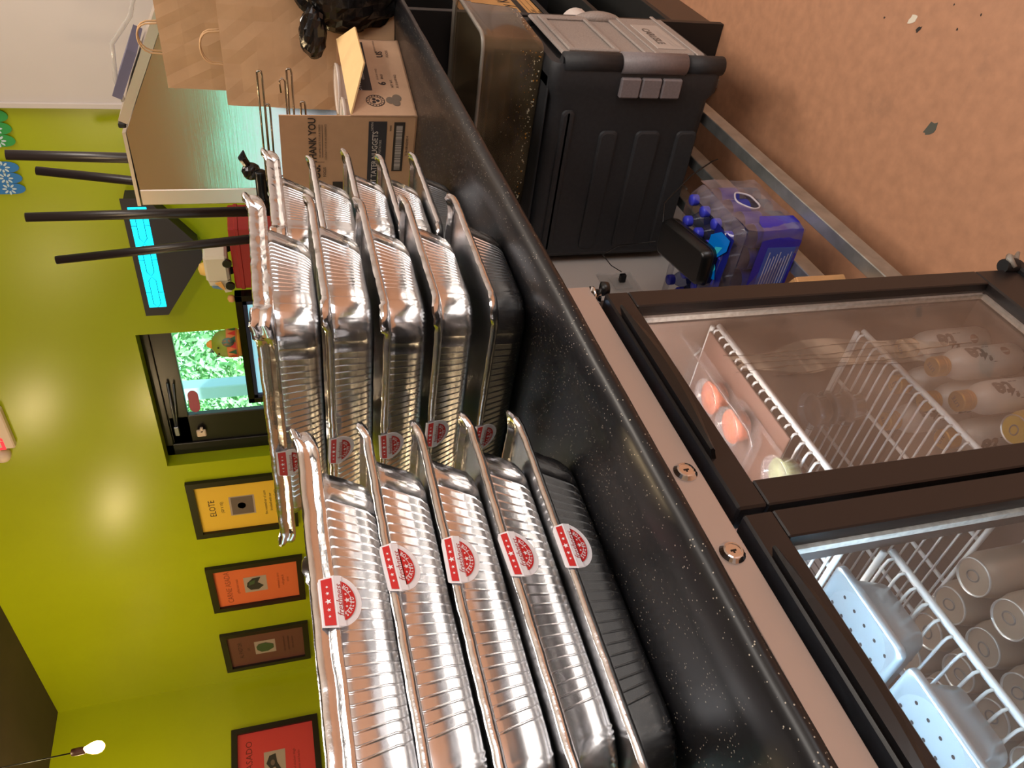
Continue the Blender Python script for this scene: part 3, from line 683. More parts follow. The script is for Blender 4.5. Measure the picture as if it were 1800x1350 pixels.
M_glassL = clear_mat('clear_door_glass', tint=(240, 244, 246), haze=.07, hazecol=(190, 185, 185), hz_scale=4, ior=1.33, lo=.45, hi=.75)
M_gask = mat('white_gasket', (205, 198, 188), rough=.6, noise=(120, .2))
M_mist = clear_mat('condensation', haze=.34, hazecol=(205, 182, 160), hz_scale=9, ior=1.02, lo=.45, hi=.62, streak=(1, 1, 3.2))
def door(x0, x1, idx):
    z0, z1, f = .150, .998, .041
    d = part('door', G().box(x0, FY-.006, z1-f+.0, x1, .716, z1, .003).box(x0, FY-.006, z0, x1, .716, z0+.094, .003).box(x0, FY-.006, z0+.094, x0+f, .716, z1-f, .002).box(x1-f, FY-.006, z0+.094, x1, .716, z1-f, .002), M_fr, t)
    part('glass_pane', G().box(x0+f-.002, .690, z0+.092, x1-f+.002, .694, z1-f+.002), M_glass if idx == 0 else M_glassL, d)
    part('inner_pane', G().box(x0+f-.002, .706, z0+.092, x1-f+.002, .709, z1-f+.002), clear_mat('inner_glass', haze=.03, hazecol=(190, 175, 165), ior=1.2) if idx == 0 else MATS['inner_glass'], d)
    gk = G(); 
    for a in ((x0+f-.001, .695, z1-f-.006, x1-f+.001, .705, z1-f+.001), (x0+f-.001, .695, z0+.093, x1-f+.001, .705, z0+.100), (x0+f-.001, .695, z0+.093, x0+f+.006, .705, z1-f), (x1-f-.006, .695, z0+.093, x1-f+.001, .705, z1-f)): gk.box(*a)
    part('spacer', gk, M_gask, d, 'pale edge spacer between the panes')
    # curved pull handle lying along the top rail
    ha, hb = x0+.082, x1-.062; n = 18; ring = []
    for k in range(n+1):
        u = k/n; x = ha+(hb-ha)*u; s_ = math.sin(PI*u)**1.2
        ring.append([Vector((x, FY-.004, .9925)), Vector((x, .6555, 1.0005)), Vector((x, .6535, .9975-.012*s_)), Vector((x, .6575-.003*s_, .9935-.0165*s_)), Vector((x, .664-.003*s_, .9915-.0165*s_)), Vector((x, FY-.004, .986-.004*s_))])
    h = part('handle', G().loft(ring, smooth=False, cap0=True, cap1=True), mat('black_handle', (17, 16, 16), rough=.3), d)
    return d
d1 = door(.487, .943, 0)
rn = random.Random(21); outl = []
for k in range(40):
    a = 2*PI*k/40; outl.append((.762+.034*math.cos(a)*(1+.25*math.sin(5*a+1)), .66+.20*math.sin(a)*(1+.12*math.sin(7*a))))
g = G().flat([(x, z) for x, z in outl], (0, .6893, 0), (1, 0, 0), (0, 0, 1))
part('condensation', g, M_mist, d1, 'patch of condensation on the glass', kind='stuff')
g = G()
for q, (xa, zt, zb) in enumerate(((.741, .86, .47), (.755, .84, .40), (.768, .80, .50), (.781, .86, .56), (.73, .80, .55))):
    n_ = 30; z_ = [zt+(zb-zt)*k/n_ for k in range(n_+1)]; w_ = [.0004+rn.uniform(0, .0010) for _ in z_]; xx = [xa+.004*math.sin(k*.23+q)+rn.uniform(-.001, .001) for k in range(n_+1)]
    for k in range(n_): g.add([(xx[k]-w_[k], .6888, z_[k]), (xx[k]+w_[k], .6888, z_[k]), (xx[k+1]+w_[k+1], .6888, z_[k+1]), (xx[k+1]-w_[k+1], .6888, z_[k+1])], [(0, 1, 2, 3)])
part('run_off_streak', g, clear_mat('wet_streak', haze=.45, hazecol=(104, 80, 66), ior=1.2), d1, 'dark wavy run-off streaks', kind='stuff')
d2 = door(.025, .479, 1)
# run-off streaks of condensation on the right door, seen on the outside of the glass
def hinge(z, name='hinge'):
    return part('hinge', G().lathe([(.012, 0), (.012, .008), (.017, .010), (.017, .014), (.010, .016), (.010, .03)], (.957, .69, z), 16), M_chrome, t)
hg = hinge(1.0)
part('hinge_cap', G().lathe([(.004, 0), (.011, .002), (.012, .012), (.004, .016)], (.957, .676, .985), 14), M_black, hg)
gb = G().box(.90, .665, .120, .962, .72, .148, .004).lathe([(.014, 0), (.015, .01), (.013, .03)], (.945, .668, .148), 14)
part('bottom_hinge', gb, M_blackmatte, t)
part('torn_film', G().tube([(.93, .662, .165), (.945, .652, .172), (.957, .655, .160), (.951, .66, .146), (.962, .65, .135)], [.004, .007, .006, .007, .003], 7), mat('grubby_film', (140, 132, 122), rough=.3), t, 'scrap of torn clear film on the hinge')
part('light_strip', G().box(.04, .735, .985, .94, .75, .992), mat('cool_led', (190, 220, 255), emit=7), t)
area('fridge_led_left', (.25, .79, .985), (0, .25, -1), .40, .05, 5.0, (.60, .82, 1.0))
area('fridge_led_right', (.72, .79, .985), (0, .35, -1), .40, .05, 2.6, (1.0, .90, .82))
# wire shelves
M_wire = mat('white_coated_wire', (225, 226, 224), rough=.4)
def wire_shelf(label, x0, x1, y0, y1, z, n):
    s = thing('wire_shelf', label, 'shelf', ((x0+x1)/2, (y0+y1)/2, z), 'white wire fridge shelves')
    part('rail', G().tube([(x0, y0, z-.012), (x1, y0, z-.012)], .0052, 8), M_wire, s)
    part('rail', G().tube([(x0, y0, z), (x0, y1, z), (x1, y1, z), (x1, y0, z)], .0048, 8), M_wire, s)
    for yy in (y0+.11, y0+.22, y0+.32): part('crossbar', G().tube([(x0, yy, z-.004), (x1, yy, z-.004)], .0036, 8), M_wire, s)
    w0 = None
    for k in range(n):
        x = x0+(x1-x0)*(k+.5)/n
        if w0 is None: w0 = part('wire', G().tube([(x, y0, z-.012), (x, y0+.002, z), (x, y0+.012, z+.002), (x, y1, z+.002)], .0021, 6), M_wire, s); xw = x
        else:
            c = w0.copy(); COL.objects.link(c); c.location = (x-xw, 0, 0)
    return s
SY0, SY1 = .758, 1.20
wire_shelf('lower white wire shelf behind the right glass door', .498, .893, SY0, SY1, .502, 20)
wire_shelf('upper white wire shelf behind the right glass door', .498, .940, SY0, SY1, .775, 22)
wire_shelf('upper white wire shelf behind the left glass door', .036, .446, SY0, SY1, .775, 18)
wire_shelf('lower white wire shelf under the cans in left door', .036, .446, SY0, SY1, .505, 18)
# perforated steel trays
M_tray = mat('brushed_tray_steel', (190, 200, 205), rough=.3, metal=.85)
def tray(label, x0, x1, y0, y1, z):
    s = thing('perforated_tray', label, 'tray', ((x0+x1)/2, (y0+y1)/2, .7815), 'perforated steel trays in the fridge')
    cx_, cy_, hx, hy = (x0+x1)/2, (y0+y1)/2, (x1-x0)/2, (y1-y0)/2
    rg = [(0, 0, .012, -.006), (0, 0, .012, 0), (.002, .002, .012, .003), (.006, .006, .012, .003), (.009, .009, .03, -.001), (.012, .010, .05, -.004)]
    g = G().loft([rr(hx-a, hy-b, r, z+dz, 7, cx_, cy_) for a, b, r, dz in rg])
    g.loft([rr(hx-.012, hy-.012, .012, z-.006, 7, cx_, cy_), rr(hx-.02, hy-.02, .02, .7815, 7, cx_, cy_)], cap1=True)
    part('rim', g, M_tray, s)
    part('plate', G().loft([rr(hx-.012, hy-.010, .05, z-.0042, 7, cx_, cy_), rr(hx-.0125, hy-.0105, .05, z-.006, 7, cx_, cy_)], cap0=True, smooth=False).moved(Matrix.Identity(4)), M_tray, s)
    gh = G()
    for i in range(5):
        for j in range(11):
            px = cx_ + (i-2)*.021 + (.0105 if j % 2 else 0) - .005; py = y0+.035+j*.026
            gh.flat(disc(.0026, 8, px, py), (0, 0, z-.0036), (1, 0, 0), (0, 1, 0))
    part('hole', gh, M_black, s, kind='stuff')
tray('right-hand perforated steel tray on the upper left shelf', .312, .445, .762, 1.07, .842)
tray('left-hand perforated steel tray on the upper left shelf', .168, .301, .762, 1.07, .842)
# cans
M_alu = mat('aluminium', (214, 210, 205), rough=.3, metal=.6)
def make_can(name, label, body, group):
    s = thing(name, label, 'can', group=group)
    part('body', G().lathe([(.022, 0), (.028, .004), (.0325, .014), (.0325, .100), (.029, .112), (.027, .119)], (0, 0, 0), 24), body, s)
    part('lid', G().lathe([(.027, .119), (.0275, .1215), (.026, .122), (.025, .118), (.022, .1165), (.001, .1165)], (0, 0, 0), 24, caps=False), M_alu, s)
    tb = G().loft([[Vector((.001+.008*math.cos(a), .010*math.sin(a)+.002, .1185)) for a in [2*PI*k/14 for k in range(14)]], [Vector((.001+.0045*math.cos(a), .006*math.sin(a)+.004, .1188)) for a in [2*PI*k/14 for k in range(14)]]], smooth=False)
    tb.tube([(.001+.0078*math.cos(a), .0095*math.sin(a)+.002, .1192) for a in [2*PI*k/16 for k in range(16)]], .0013, 5, closed=True).tube([(.006*math.cos(a)-.0005, -.013+.006*math.sin(a), .1168) for a in [2*PI*k/14 for k in range(14)]], .0008, 4, closed=True)
    tb.tube([(.016*math.cos(a), .016*math.sin(a), .1167) for a in [2*PI*k/18 for k in range(18)]], .0007, 4, closed=True)
    part('ring_pull', tb, mat('ring_pull_steel', (120, 116, 112), rough=.3, metal=.5), s)
    return s
can = make_can('drink_can', 'silver-topped drink can standing on the lower left fridge shelf', mat('can_grey', (170, 150, 132), rough=.35, metal=.4), 'drink cans on the lower left shelf')
first = True; rn = random.Random(4)
for i in range(6):
    for j in range(5):
        loc = (.075+.0672*i, .802+.0675*j, .5095)
        if j == 4 and i % 2: continue
        o = can if first else dup(can); first = False; o['label'] = 'silver-topped drink can, %s row from the left door, %s from the left' % (('front', 'second', 'third', 'fourth', 'back')[j], ('first', 'second', 'third', 'fourth', 'fifth', 'last')[i])
        o.location = loc; o.rotation_euler = (0, 0, rn.uniform(0, 6.28))
# aluminium bottles
M_botw = mat('bottle_white', (214, 208, 200), rough=.32, metal=.1); M_gold = mat('gold_cap', (226, 170, 78), rough=.3, metal=.8)
def make_bottle():
    s = thing('aluminium_bottle', 'bottle', 'bottle', group='white aluminium bottles with gold caps')
    part('body', G().lathe([(.024, 0), (.029, .003), (.031, .010), (.031, .120), (.029, .136), (.0235, .150), (.017, .160), (.0155, .168)], (0, 0, 0), 28), M_botw, s)
    cp = part('cap', G().lathe([(.0185, .164), (.0192, .166), (.0185, .169), (.0192, .172), (.0185, .175), (.0192, .178), (.0188, .190), (.017, .192), (.001, .192)], (0, 0, 0), 24, smooth=False), M_gold, s)
    part('cap_lettering', G().text('LITE', .011, (0, 0, .1925), (.8, -.6, 0), (.6, .8, 0), bold=.02), mat('brown_ink', (120, 84, 50), rough=.5), cp)
    gl = G()
    vs, fs = font_geo('lite', 0., .025)
    def wrap(vs, fs, size, zc, a0, rad):
        out = []
        for v in vs:
            a = a0 - v.y*size/rad; out.append(Vector((rad*math.cos(a), rad*math.sin(a), zc + v.x*size)))      # reads upwards along the bottle
        gl.add(out, fs)
    vs, fs = font_geo('lite', 0., .04)
    for a0 in (-PI*.70, PI*.30): wrap(vs, fs, .048, .100, a0, .0315)
    part('lettering', gl, mat('navy_brown_print', (66, 54, 52), rough=.5), s)
    gd = G()
    for a0 in (-PI*.70, PI*.30):
        rad = .0314
        gd.add([Vector((rad*math.cos(a0+.30*math.cos(b)), rad*math.sin(a0+.30*math.cos(b)), .045+.0095*math.sin(b))) for b in [2*PI*k/18 for k in range(18)]], [tuple(range(18))])
    part('roundel', gd, mat('red_brown_print', (140, 100, 84), rough=.5), s)
    return s
bt = make_bottle()
bl = [((.900, .815), 1.9, 'white aluminium bottle with gold cap nearest the fridge door hinge'),
      ((.823, .797), 2.3, 'white aluminium bottle in front under the wire shelf, second from the hinge'),
      ((.872, .882), .5, 'white aluminium bottle behind the front pair by the hinge'),
      ((.800, .862), 3.9, 'white aluminium bottle behind the second one, label turned away'),
      ((.745, .812), 2.2, 'white aluminium bottle beside the yellow can'),
      ((.728, .890), 1.0, 'white aluminium bottle behind the yellow can'),
      ((.850, .960), 2.0, 'white aluminium bottle deepest in the right compartment'),
      ((.660, .915), 2.8, 'white aluminium bottle furthest left under the lower wire shelf')]
for k, ((x, y), rz, lab) in enumerate(bl):
    o = bt if k == 0 else dup(bt); o.location = (x, y, .1785); o.rotation_euler = (0, 0, rz - 1.9); o['label'] = lab
yc = make_can('yellow_can', 'yellow drink can standing left of the white bottles', mat('can_yellow', (222, 184, 60), rough=.35, metal=.3), None)
yc.location = (.672, .822, .1785)
# sauce cups, clamshell, paper in the right compartment
M_clear = clear_mat('clear_plastic', haze=.10, hazecol=(215, 215, 220), ior=1.45, rough=.06)
def cup(name, label, loc, fill, rz=0, group=None, lid=True):
    s = thing(name, label, 'cup', loc, group); x, y, z = loc
    part('tub', G().lathe([(.024, 0), (.026, .002), (.031, .030), (.033, .031)], loc, 24, caps=False), M_clear, s)
    part('sauce', G().lathe([(.0235, .002), (.0255, .004), (.0285, .024), (.001, .025)], loc, 24), fill, s, 'sauce filling')
    if lid: part('lid', G().lathe([(.034, .030), (.0345, .034), (.031, .035), (.029, .032), (.001, .032)], loc, 24, caps=False), M_clear, s)
    return s
M_salsa = mat('red_salsa', (206, 112, 78), rough=.4, noise=(160, .35)); M_brown = mat('brown_sauce', (120, 84, 66), rough=.4, noise=(60, .2)); M_verde = mat('pale_green_sauce', (176, 186, 140), rough=.4, noise=(60, .2))
SZ = .7795
t2 = thing('clamshell_tray', 'clear plastic tray with the two orange salsa cups on upper shelf', 'tray', (.82, .845, SZ))
g = G().loft([rr(.125, .062, .02, SZ+z, 5, .83, .86) for z in (.010, .0102)], cap0=True)
g.loft([rr(.125, .062, .02, SZ+.010, 5, .83, .86), rr(.138, .074, .024, SZ+.045, 5, .83, .86), rr(.146, .082, .026, SZ+.047, 5, .83, .86), rr(.146, .082, .026, SZ+.043, 5, .83, .86)])
part('tub', g, M_clear, t2)
part('hinged_lid', G().loft([rr(.14, .07, .024, SZ+.008, 5, .66, .86), rr(.10, .06, .02, SZ+.0085, 5, .66, .86)]), M_clear, t2)
solo('card_liner', G().box(.665, .764, SZ-.0005, .935, 1.10, SZ+.0035, .001), mat('brown_liner_board', (112, 84, 74), rough=.5), 'brown board covering the right part of the upper fridge shelf', 'board', (.80, .93, SZ))
cup('salsa_cup', 'orange salsa cup in the clear tray, nearer the hinge', (.832, .826, SZ+.0105), M_salsa, group='salsa cups')
cup('salsa_cup', 'orange salsa cup in the clear tray, further from the hinge', (.757, .822, SZ+.0105), M_salsa, group='salsa cups')
cup('green_sauce_cup', 'pale green sauce cup at the left end of the upper shelf', (.625, .80, SZ+.006), M_verde)
for k in range(3):
    cup('sauce_cup', 'brown sauce cup, %s of three stacked on the lower wire shelf' % ('bottom', 'middle', 'top')[k], (.812, .865, .5055+.0355*k), M_brown if k != 1 else mat('dark_sauce', (80, 66, 60), rough=.4, noise=(50, .4)), group='stacked brown sauce cups')
pg = G().flat(rect(-.12, -.10, .12, .10), (.70, 1.06, .64), (1, 0, 0), (0, -.5, .87))
t3 = thing('paper_sheet', 'printed paper sheet standing inside the fridge behind the sauce cups', 'paper', (.70, 1.10, .505))
g = G().prism(rect(-.13, -.0, .13, .19), (.70, 1.15, .507), (1, 0, 0), (0, -.25, .97), .0008); part('sheet', g, mat('paper_grey', (205, 192, 186), rough=.7), t3)
gt = G()
for k, (s, sz) in enumerate((('MENU NOTES', .020), ('keep cold at all times and', .013), ('use oldest dated items first', .013), ('close doors after each use', .013), ('report any leaks to manager', .013), ('label every open container', .013))):
    gt.text(s, sz, Vector((.70, 1.149, .507)) + Vector((0, -.25, .97)).normalized()*(.165-.024*k), (1, 0, 0), (0, -.25, .97))
# the real print is too fogged to read: grey rules stand in for its lines
gt = G()
rnl = random.Random(9)
for k in range(8):
    o_ = Vector((.70, 1.1478, .507)) + Vector((0, -.25, .97)).normalized()*(.165-.019*k)
    gt.flat(rect(-.11, -.002, .11-rnl.uniform(0, .06), .002), o_, (1, 0, 0), (0, -.25, .97))
part('printed_line', gt, mat('grey_ink', (120, 110, 108), rough=.7), t3, kind='stuff')
#PART4
# ------------------------------------------------------------------ under the counter: steel rack, insulated carrier, tub, water, carton, black box
t = thing('steel_rack', 'low galvanized steel rack on the floor under the counter', 'rack', (1.7, 1.0, 0))
for k, yy in enumerate((.82, .96, 1.10, 1.24)):
    part('rail', G().box(1.0, yy, .172, 2.42, yy+.034, .22, .002), M_steel, t)
for xx in (1.03, 2.36):
    part('crossbar', G().box(xx, .82, .13, xx+.035, 1.274, .172, .002), M_steel, t)
    for yy in (.83, 1.235): part('leg', G().box(xx+.002, yy, 0, xx+.033, yy+.03, .13, .002), M_steel, t)

# insulated food carrier: door faces the bartender, latch on the near side
M_car = mat('carrier_charcoal', (44, 45, 48), rough=.62, noise=(90, .12), bump=(220, .12)); M_cdoor = mat('carrier_grey', (158, 148, 142), rough=.6, noise=(260, .16), bump=(300, .12))
M_latch = mat('latch_grey', (126, 118, 120), rough=.45, noise=(150, .1))
X0, X1, Y0, Y1, ZB, ZT = 1.998, 2.41, .672, 1.285, .2215, .745
t = thing('food_carrier', 'charcoal insulated food carrier with a light grey front door', 'carrier', (2.2, .98, ZB))
# shell: loft along y of rounded rectangles in x-z, grooves pressed into the sides
def xz(y, inset, r, n=6, gx=0.):
    return [Vector(((X0+X1)/2 + p.x, y, (ZB+ZT)/2 + p.y)) for p in rr((X1-X0)/2-inset, (ZT-ZB)/2-inset, r, 0, n)]
g = G().loft([xz(Y0+.015, .035, .03), xz(Y0, .028, .03), xz(Y0, .004, .03), xz(Y0+.012, 0, .03), xz(Y0+.07, 0, .03), xz(Y0+.10, .010, .04), xz(Y1-.06, .010, .045), xz(Y1-.02, .004, .045), xz(Y1, .02, .05)], cap1=True, cap0=True)
sh = part('shell', g, M_car, t); sharp_smooth(sh, 40)
for z0, z1, y0 in ((.250, .318, .86), (.372, .452, .86), (.510, .568, .86), (.655, .695, .80)):
    gg = G()
    rg = [[Vector((X0+.010-d, (y0+Y1-.03)/2+p.x, (z0+z1)/2+p.y)) for p in rr((Y1-.03-y0)/2-i, (z1-z0)/2-i, .016, 0, 5)] for d, i in ((.0, 0), (.0055, .002), (.0078, .007))]
    gg.loft(rg, cap1=True, smooth=False); part('raised_rib', gg, M_car, t)
DZ0, DZ1, DX0, DX1 = ZB+.028, ZT-.045, X0+.034, X1-.005
g = G().box(DX0, Y0-.012, DZ0, DX1, Y0+.0, DZ1, .006)
dr = part('front_door', g, M_cdoor, t, 'light grey door with recessed panels')
gg = G(); gg.box(DX0+.028, Y0-.019, DZ0+.012, DX1-.028, Y0-.012, DZ0+.205, .004); part('lower_panel', gg, M_cdoor, dr)
gg = G()
for a in ((DX0+.035, DZ1-.165, DX0+.05, DZ1-.035), (DX1-.06, DZ1-.165, DX1-.03, DZ1-.035), (DX0+.035, DZ1-.175, DX1-.03, DZ1-.16), (DX0+.035, DZ1-.04, DX1-.03, DZ1-.02)):
    gg.box(a[0], Y0-.02, a[1], a[2], Y0-.012, a[3], .003)
part('menu_recess_rim', gg, M_cdoor, dr)
for zz in (DZ0+.035, DZ0+.165): part('ridge', G().box(DX0+.01, Y0-.023, zz, DX1-.01, Y0-.018, zz+.012, .002), M_cdoor, dr)
gl = G().box(DX0+.06, Y0-.0215, DZ0+.06, DX1-.10, Y0-.0185, DZ0+.15, .001)
gl.add([Vector((DX0+.075, Y0-.0222, DZ0+.07)), Vector((DX0+.255, Y0-.0222, DZ0+.092)), Vector((DX0+.075, Y0-.0222, DZ0+.076))], [(0, 1, 2)])
gl.add([Vector((DX0+.075, Y0-.0222, DZ0+.085)), Vector((DX0+.20, Y0-.0222, DZ0+.096)), Vector((DX0+.075, Y0-.0222, DZ0+.090))], [(0, 1, 2)])
part('maker_plate', gl, mat('carrier_light_grey', (182, 172, 165), rough=.6), dr)
part('maker_lettering', G().text('CARLISLE', .034, (DX0+.165, Y0-.0226, DZ0+.122), (-1, 0, 0), (0, 0, -1), bold=.01), mat('carrier_shadow_grey', (104, 96, 92), rough=.6), dr)  # embossed letters: their shade is painted in as a darker grey
hg = G(); hr = []
for k in range(11):
    u = k/10; z = DZ0+.15+.15*u; d = .018*math.sin(PI*u)**.7; hr.append([Vector((DX1-.004, Y0-.012, z)), Vector((DX1-.012, Y0-.014-d, z)), Vector((DX1-.030-.9*d, Y0-.014-d, z)), Vector((DX1-.036-1.2*d, Y0-.012, z))])
hg.loft(hr, cap0=True, cap1=True); part('door_handle', hg, M_cdoor, dr)
# moulded front corner post and latch on the near side
ps = G()
for z0, z1 in ((ZB+.004, .345), (.545, ZT-.035)): ps.tube([(X0+.018, Y0-.002, z0), (X0+.018, Y0-.002, z1)], .026, 14)
part('corner_post', ps, M_car, t, kind='stuff')
lt = part('latch', G().tube([(X0+.014, Y0-.004, .347), (X0+.014, Y0-.004, .543)], .029, 14), M_latch, t, 'grey moulded side latch')
for k in range(3): part('latch_pad', G().box(X0-.012, Y0+.030, .352+.064*k, X0+.005, Y0+.086, .412+.064*k, .004), M_latch, lt)
part('hinge_pin', G().lathe([(.001, 0), (.012, .001), (.014, .006)][::-1], (X0+.018, Y0-.002, ZT-.035), 12), M_car, t)
# shoulders of the shell on top
tp = G().box(X0+.02, Y0+.04, ZT-.006, X1-.02, Y1-.06, ZT+.0, .004); part('top_deck', tp, M_car, t)

# clear food tub on top of the carrier
M_tub = clear_mat('smoky_clear_tub', tint=(205, 202, 196), haze=.34, hazecol=(168, 150, 118), hz_scale=6, ior=1.45, rough=.1, lo=.36, hi=.68)
M_tubrim = clear_mat('tub_rim_clear', tint=(190, 186, 178), haze=.5, hazecol=(190, 182, 170), ior=1.5, rough=.1)
tx, ty, tw, tl, tz = 2.235, .895, .165, .265, ZT+.001
Mt = Matrix.Translation((tx, ty, tz)) @ Matrix.Rotation(-.04, 4, 'Z')
t = thing('clear_tub', 'dirty clear plastic food tub standing on the insulated carrier', 'tub', (tx, ty, tz))
rg = [rr(tw-.020, tl-.020, .02, 0, 6), rr(tw-.010, tl-.010, .03, .006, 6), rr(tw-.006, tl-.006, .032, .03, 6), rr(tw, tl, .035, .145, 6), rr(tw+.003, tl+.003, .035, .147, 6), rr(tw+.004, tl+.004, .035, .180, 6)]
g = G().loft(rg, cap0=True).moved(Mt); part('wall', g, M_tub, t)
rg = [rr(tw+.0045, tl+.0045, .035, .176, 6), rr(tw+.020, tl+.020, .042, .180, 6), rr(tw+.022, tl+.022, .043, .187, 6), rr(tw+.014, tl+.014, .04, .189, 6), rr(tw+.004, tl+.004, .035, .183, 6)]
g = G().loft(rg).moved(Mt); part('rim', g, M_tubrim, t)
g = G(); rn = random.Random(12)
for k in range(260):
    side = rn.random()
    z = .010 + abs(rn.gauss(0, .035)); z = min(z, .17); s = rn.uniform(.0006, .0019)*(1.6 if z < .03 else 1)
    off = .0062*(1 - z/.145) + .0012
    if side < .8: p = Vector((-(tw-off), rn.uniform(-.24, .24), z)); a, b = Vector((0, 1, 0)), Vector((0, 0, 1))
    else: p = Vector((rn.uniform(-.13, .13), -(tl-off), z)); a, b = Vector((1, 0, 0)), Vector((0, 0, 1))
    g.add([p-a*s, p-b*s, p+a*s*rn.uniform(.8, 2), p+b*s], [(0, 1, 2, 3)], 0 if rn.random() < .7 else 1)
part('food_residue', g.moved(Mt), [mat('pale_crumb', (205, 196, 170), rough=.8), mat('orange_crumb', (200, 140, 50), rough=.8)], t, kind='stuff')

# shrink-wrapped case of bottled water
BX0, BX1, BY0, BY1, BZ = 1.440, 1.700, .872, 1.255, .2205
t = thing('water_case', 'shrink-wrapped case of bottled water with blue printed film', 'case', ((BX0+BX1)/2, (BY0+BY1)/2, BZ))
M_bot = clear_mat('water_bottle_plastic', tint=(200, 205, 225), haze=.06, hazecol=(160, 165, 200), ior=1.4, rough=.05)
M_capb = mat('blue_cap', (60, 66, 200), rough=.35); M_lab = mat('blue_bottle_label', (40, 52, 150), rough=.35)
b0 = c0_ = l0 = None
for i in range(4):
    for j in range(6):
        x, y = BX0+.0335+.0643*i, BY0+.033+.0634*j
        if b0 is None:
            b0 = part('bottle', G().lathe([(.022, 0), (.029, .004), (.0305, .012), (.0305, .055), (.0290, .06), (.0305, .066), (.0305, .135), (.027, .152), (.018, .172), (.0125, .180), (.0125, .186)], (x, y, BZ+.0015), 18, caps=False), M_bot, t)
            c0_ = part('cap', G().lathe([(.0150, .183), (.0152, .197), (.0140, .2005), (.001, .201)], (x, y, BZ+.0015), 16), M_capb, b0)
            l0 = part('label', G().lathe([(.0309, .072), (.0309, .125)], (x, y, BZ+.0015), 18, caps=False), M_lab, b0); bx, by = x, y
        else:
            b = b0.copy(); COL.objects.link(b); b.location = (x-bx, y-by, 0)
            for q in (c0_, l0): c = q.copy(); COL.objects.link(c); c.parent = b
M_film = clear_mat('clear_shrink_film', tint=(238, 236, 242), haze=.26, hazecol=(196, 182, 196), ior=1.45, rough=.07, hz_scale=20, lo=.35, hi=.7)  # film haze is raised so that its colour also holds painted highlights
M_filmb = mat('printed_blue_film', (46, 42, 168), rough=.28, coat=.4, bump=(60, .25))
rnf = random.Random(8)
def film_ring(inset, z, jit):
    pts = []
    for p in rr((BX1-BX0)/2+.003-inset, (BY1-BY0)/2+.003-inset, .028, 0, 6):
        pts.append(Vector(((BX0+BX1)/2+p.x+rnf.uniform(-jit, jit), (BY0+BY1)/2+p.y+rnf.uniform(-jit, jit), z+rnf.uniform(-jit, jit))))
    return pts
# film sides: the -y end keeps a finger hole, so that face is built as a ring around the hole
def side_grid(o, ux, uy, w, h, nx, ny, hole=None, bulge=.004):
    g = G(); vs = []; fs = []; o = Vector(o); ux = Vector(ux); uy = Vector(uy); nn = ux.cross(uy)
    for j in range(ny+1):
        for i in range(nx+1):
            u, v = i/nx, j/ny; d = bulge*math.sin(PI*u)*math.sin(PI*v) + .0022*math.sin(9*u+7*v) + rnf.uniform(-.0008, .0008)
            p = Vector((u*w, v*h))
            if hole:
                q = p-Vector(hole[:2]); r = math.hypot(q.x/hole[2], q.y/hole[3])
                if .25 < r < 1.0:
                    s = 1.0/r; p = Vector(hole[:2]) + q*s
            vs.append(o + ux*p.x + uy*p.y + nn*d)
    for j in range(ny):
        for i in range(nx):
            u, v = (i+.5)/nx*w, (j+.5)/ny*h
            if hole and math.hypot((u-hole[0])/hole[2], (v-hole[1])/hole[3]) < 1: continue
            fs.append((j*(nx+1)+i, j*(nx+1)+i+1, (j+1)*(nx+1)+i+1, (j+1)*(nx+1)+i))
    return g.add(vs, fs, 0, True)
e = .004
film = G()
for gg in (side_grid((BX0-e, BY0-e, BZ+.002), (1, 0, 0), (0, 0, 1), BX1-BX0+2*e, .165, 26, 16, hole=(.145, .092, .042, .027)),
           side_grid((BX0-e, BY1+e, BZ+.002), (0, -1, 0), (0, 0, 1), BY1-BY0+2*e, .165, 20, 8),):
    film.add(gg.v, gg.f, 0, True)
# shoulders drawn in over the caps
tr_ = [[Vector(((BX0+BX1)/2+p.x, (BY0+BY1)/2+p.y, z+rnf.uniform(-.002, .002))) for p in rr(hx, hy, .03, 0, 6)] for hx, hy, z in (((BX1-BX0)/2+e, (BY1-BY0)/2+e, BZ+.166), ((BX1-BX0)/2-.006, (BY1-BY0)/2-.006, BZ+.190), ((BX1-BX0)/2-.018, (BY1-BY0)/2-.018, BZ+.2035))]
film.loft(tr_)
part('shrink_film', film, M_film, t, 'clear crinkled film with a finger hole')
hl = G().tube([(BX0-e+.145+.043*math.cos(a)+.002*math.sin(3*a), BY0-e-.004, BZ+.094+.028*math.sin(a)+.002*math.cos(4*a)) for a in [2*PI*k/22 for k in range(22)]], .0026, 6, closed=True)
part('hole_edge', hl, clear_mat('milky_film', haze=.6, hazecol=(222, 214, 222)), t, 'milky stretched edge of the finger hole')
# printed blue film: lower band round the near side, and the top label
pb = G(); e2 = .0062
pb.loft([[Vector((BX0-e2+.0, BY0+.17-.0, BZ+z)), Vector((BX0-e2, BY0+.03, BZ+z)), Vector((BX0-e2+.008, BY0-.0, BZ+z)), Vector((BX0+.03, BY0-e2-.001, BZ+z)), Vector((BX0+.06, BY0-e2-.001, BZ+z*.85))] for z in (.002, .04, .08, .118)], closed=False)
pf = part('blue_film', pb, M_filmb, t, 'dark blue printed film around the near corner')
ip = G().box(BX0-e2-.0012, BY0+.045, BZ+.012, BX0-e2-.0006, BY0+.165, BZ+.095); part('text_panel', ip, mat('panel_blue', (70, 96, 190), rough=.35), pf)
gl = G()
for k in range(9): gl.flat(rect(-.052+.004*(k % 3), -.0014, .05-.006*((k*7) % 4), .0014), (BX0-e2-.0018, BY0+.108, BZ+.084-.008*k), (0, -1, 0), (0, 0, 1))
part('small_print', gl, mat('pale_print', (190, 200, 230), rough=.5), pf, kind='stuff')
tl_ = G(); n = 16
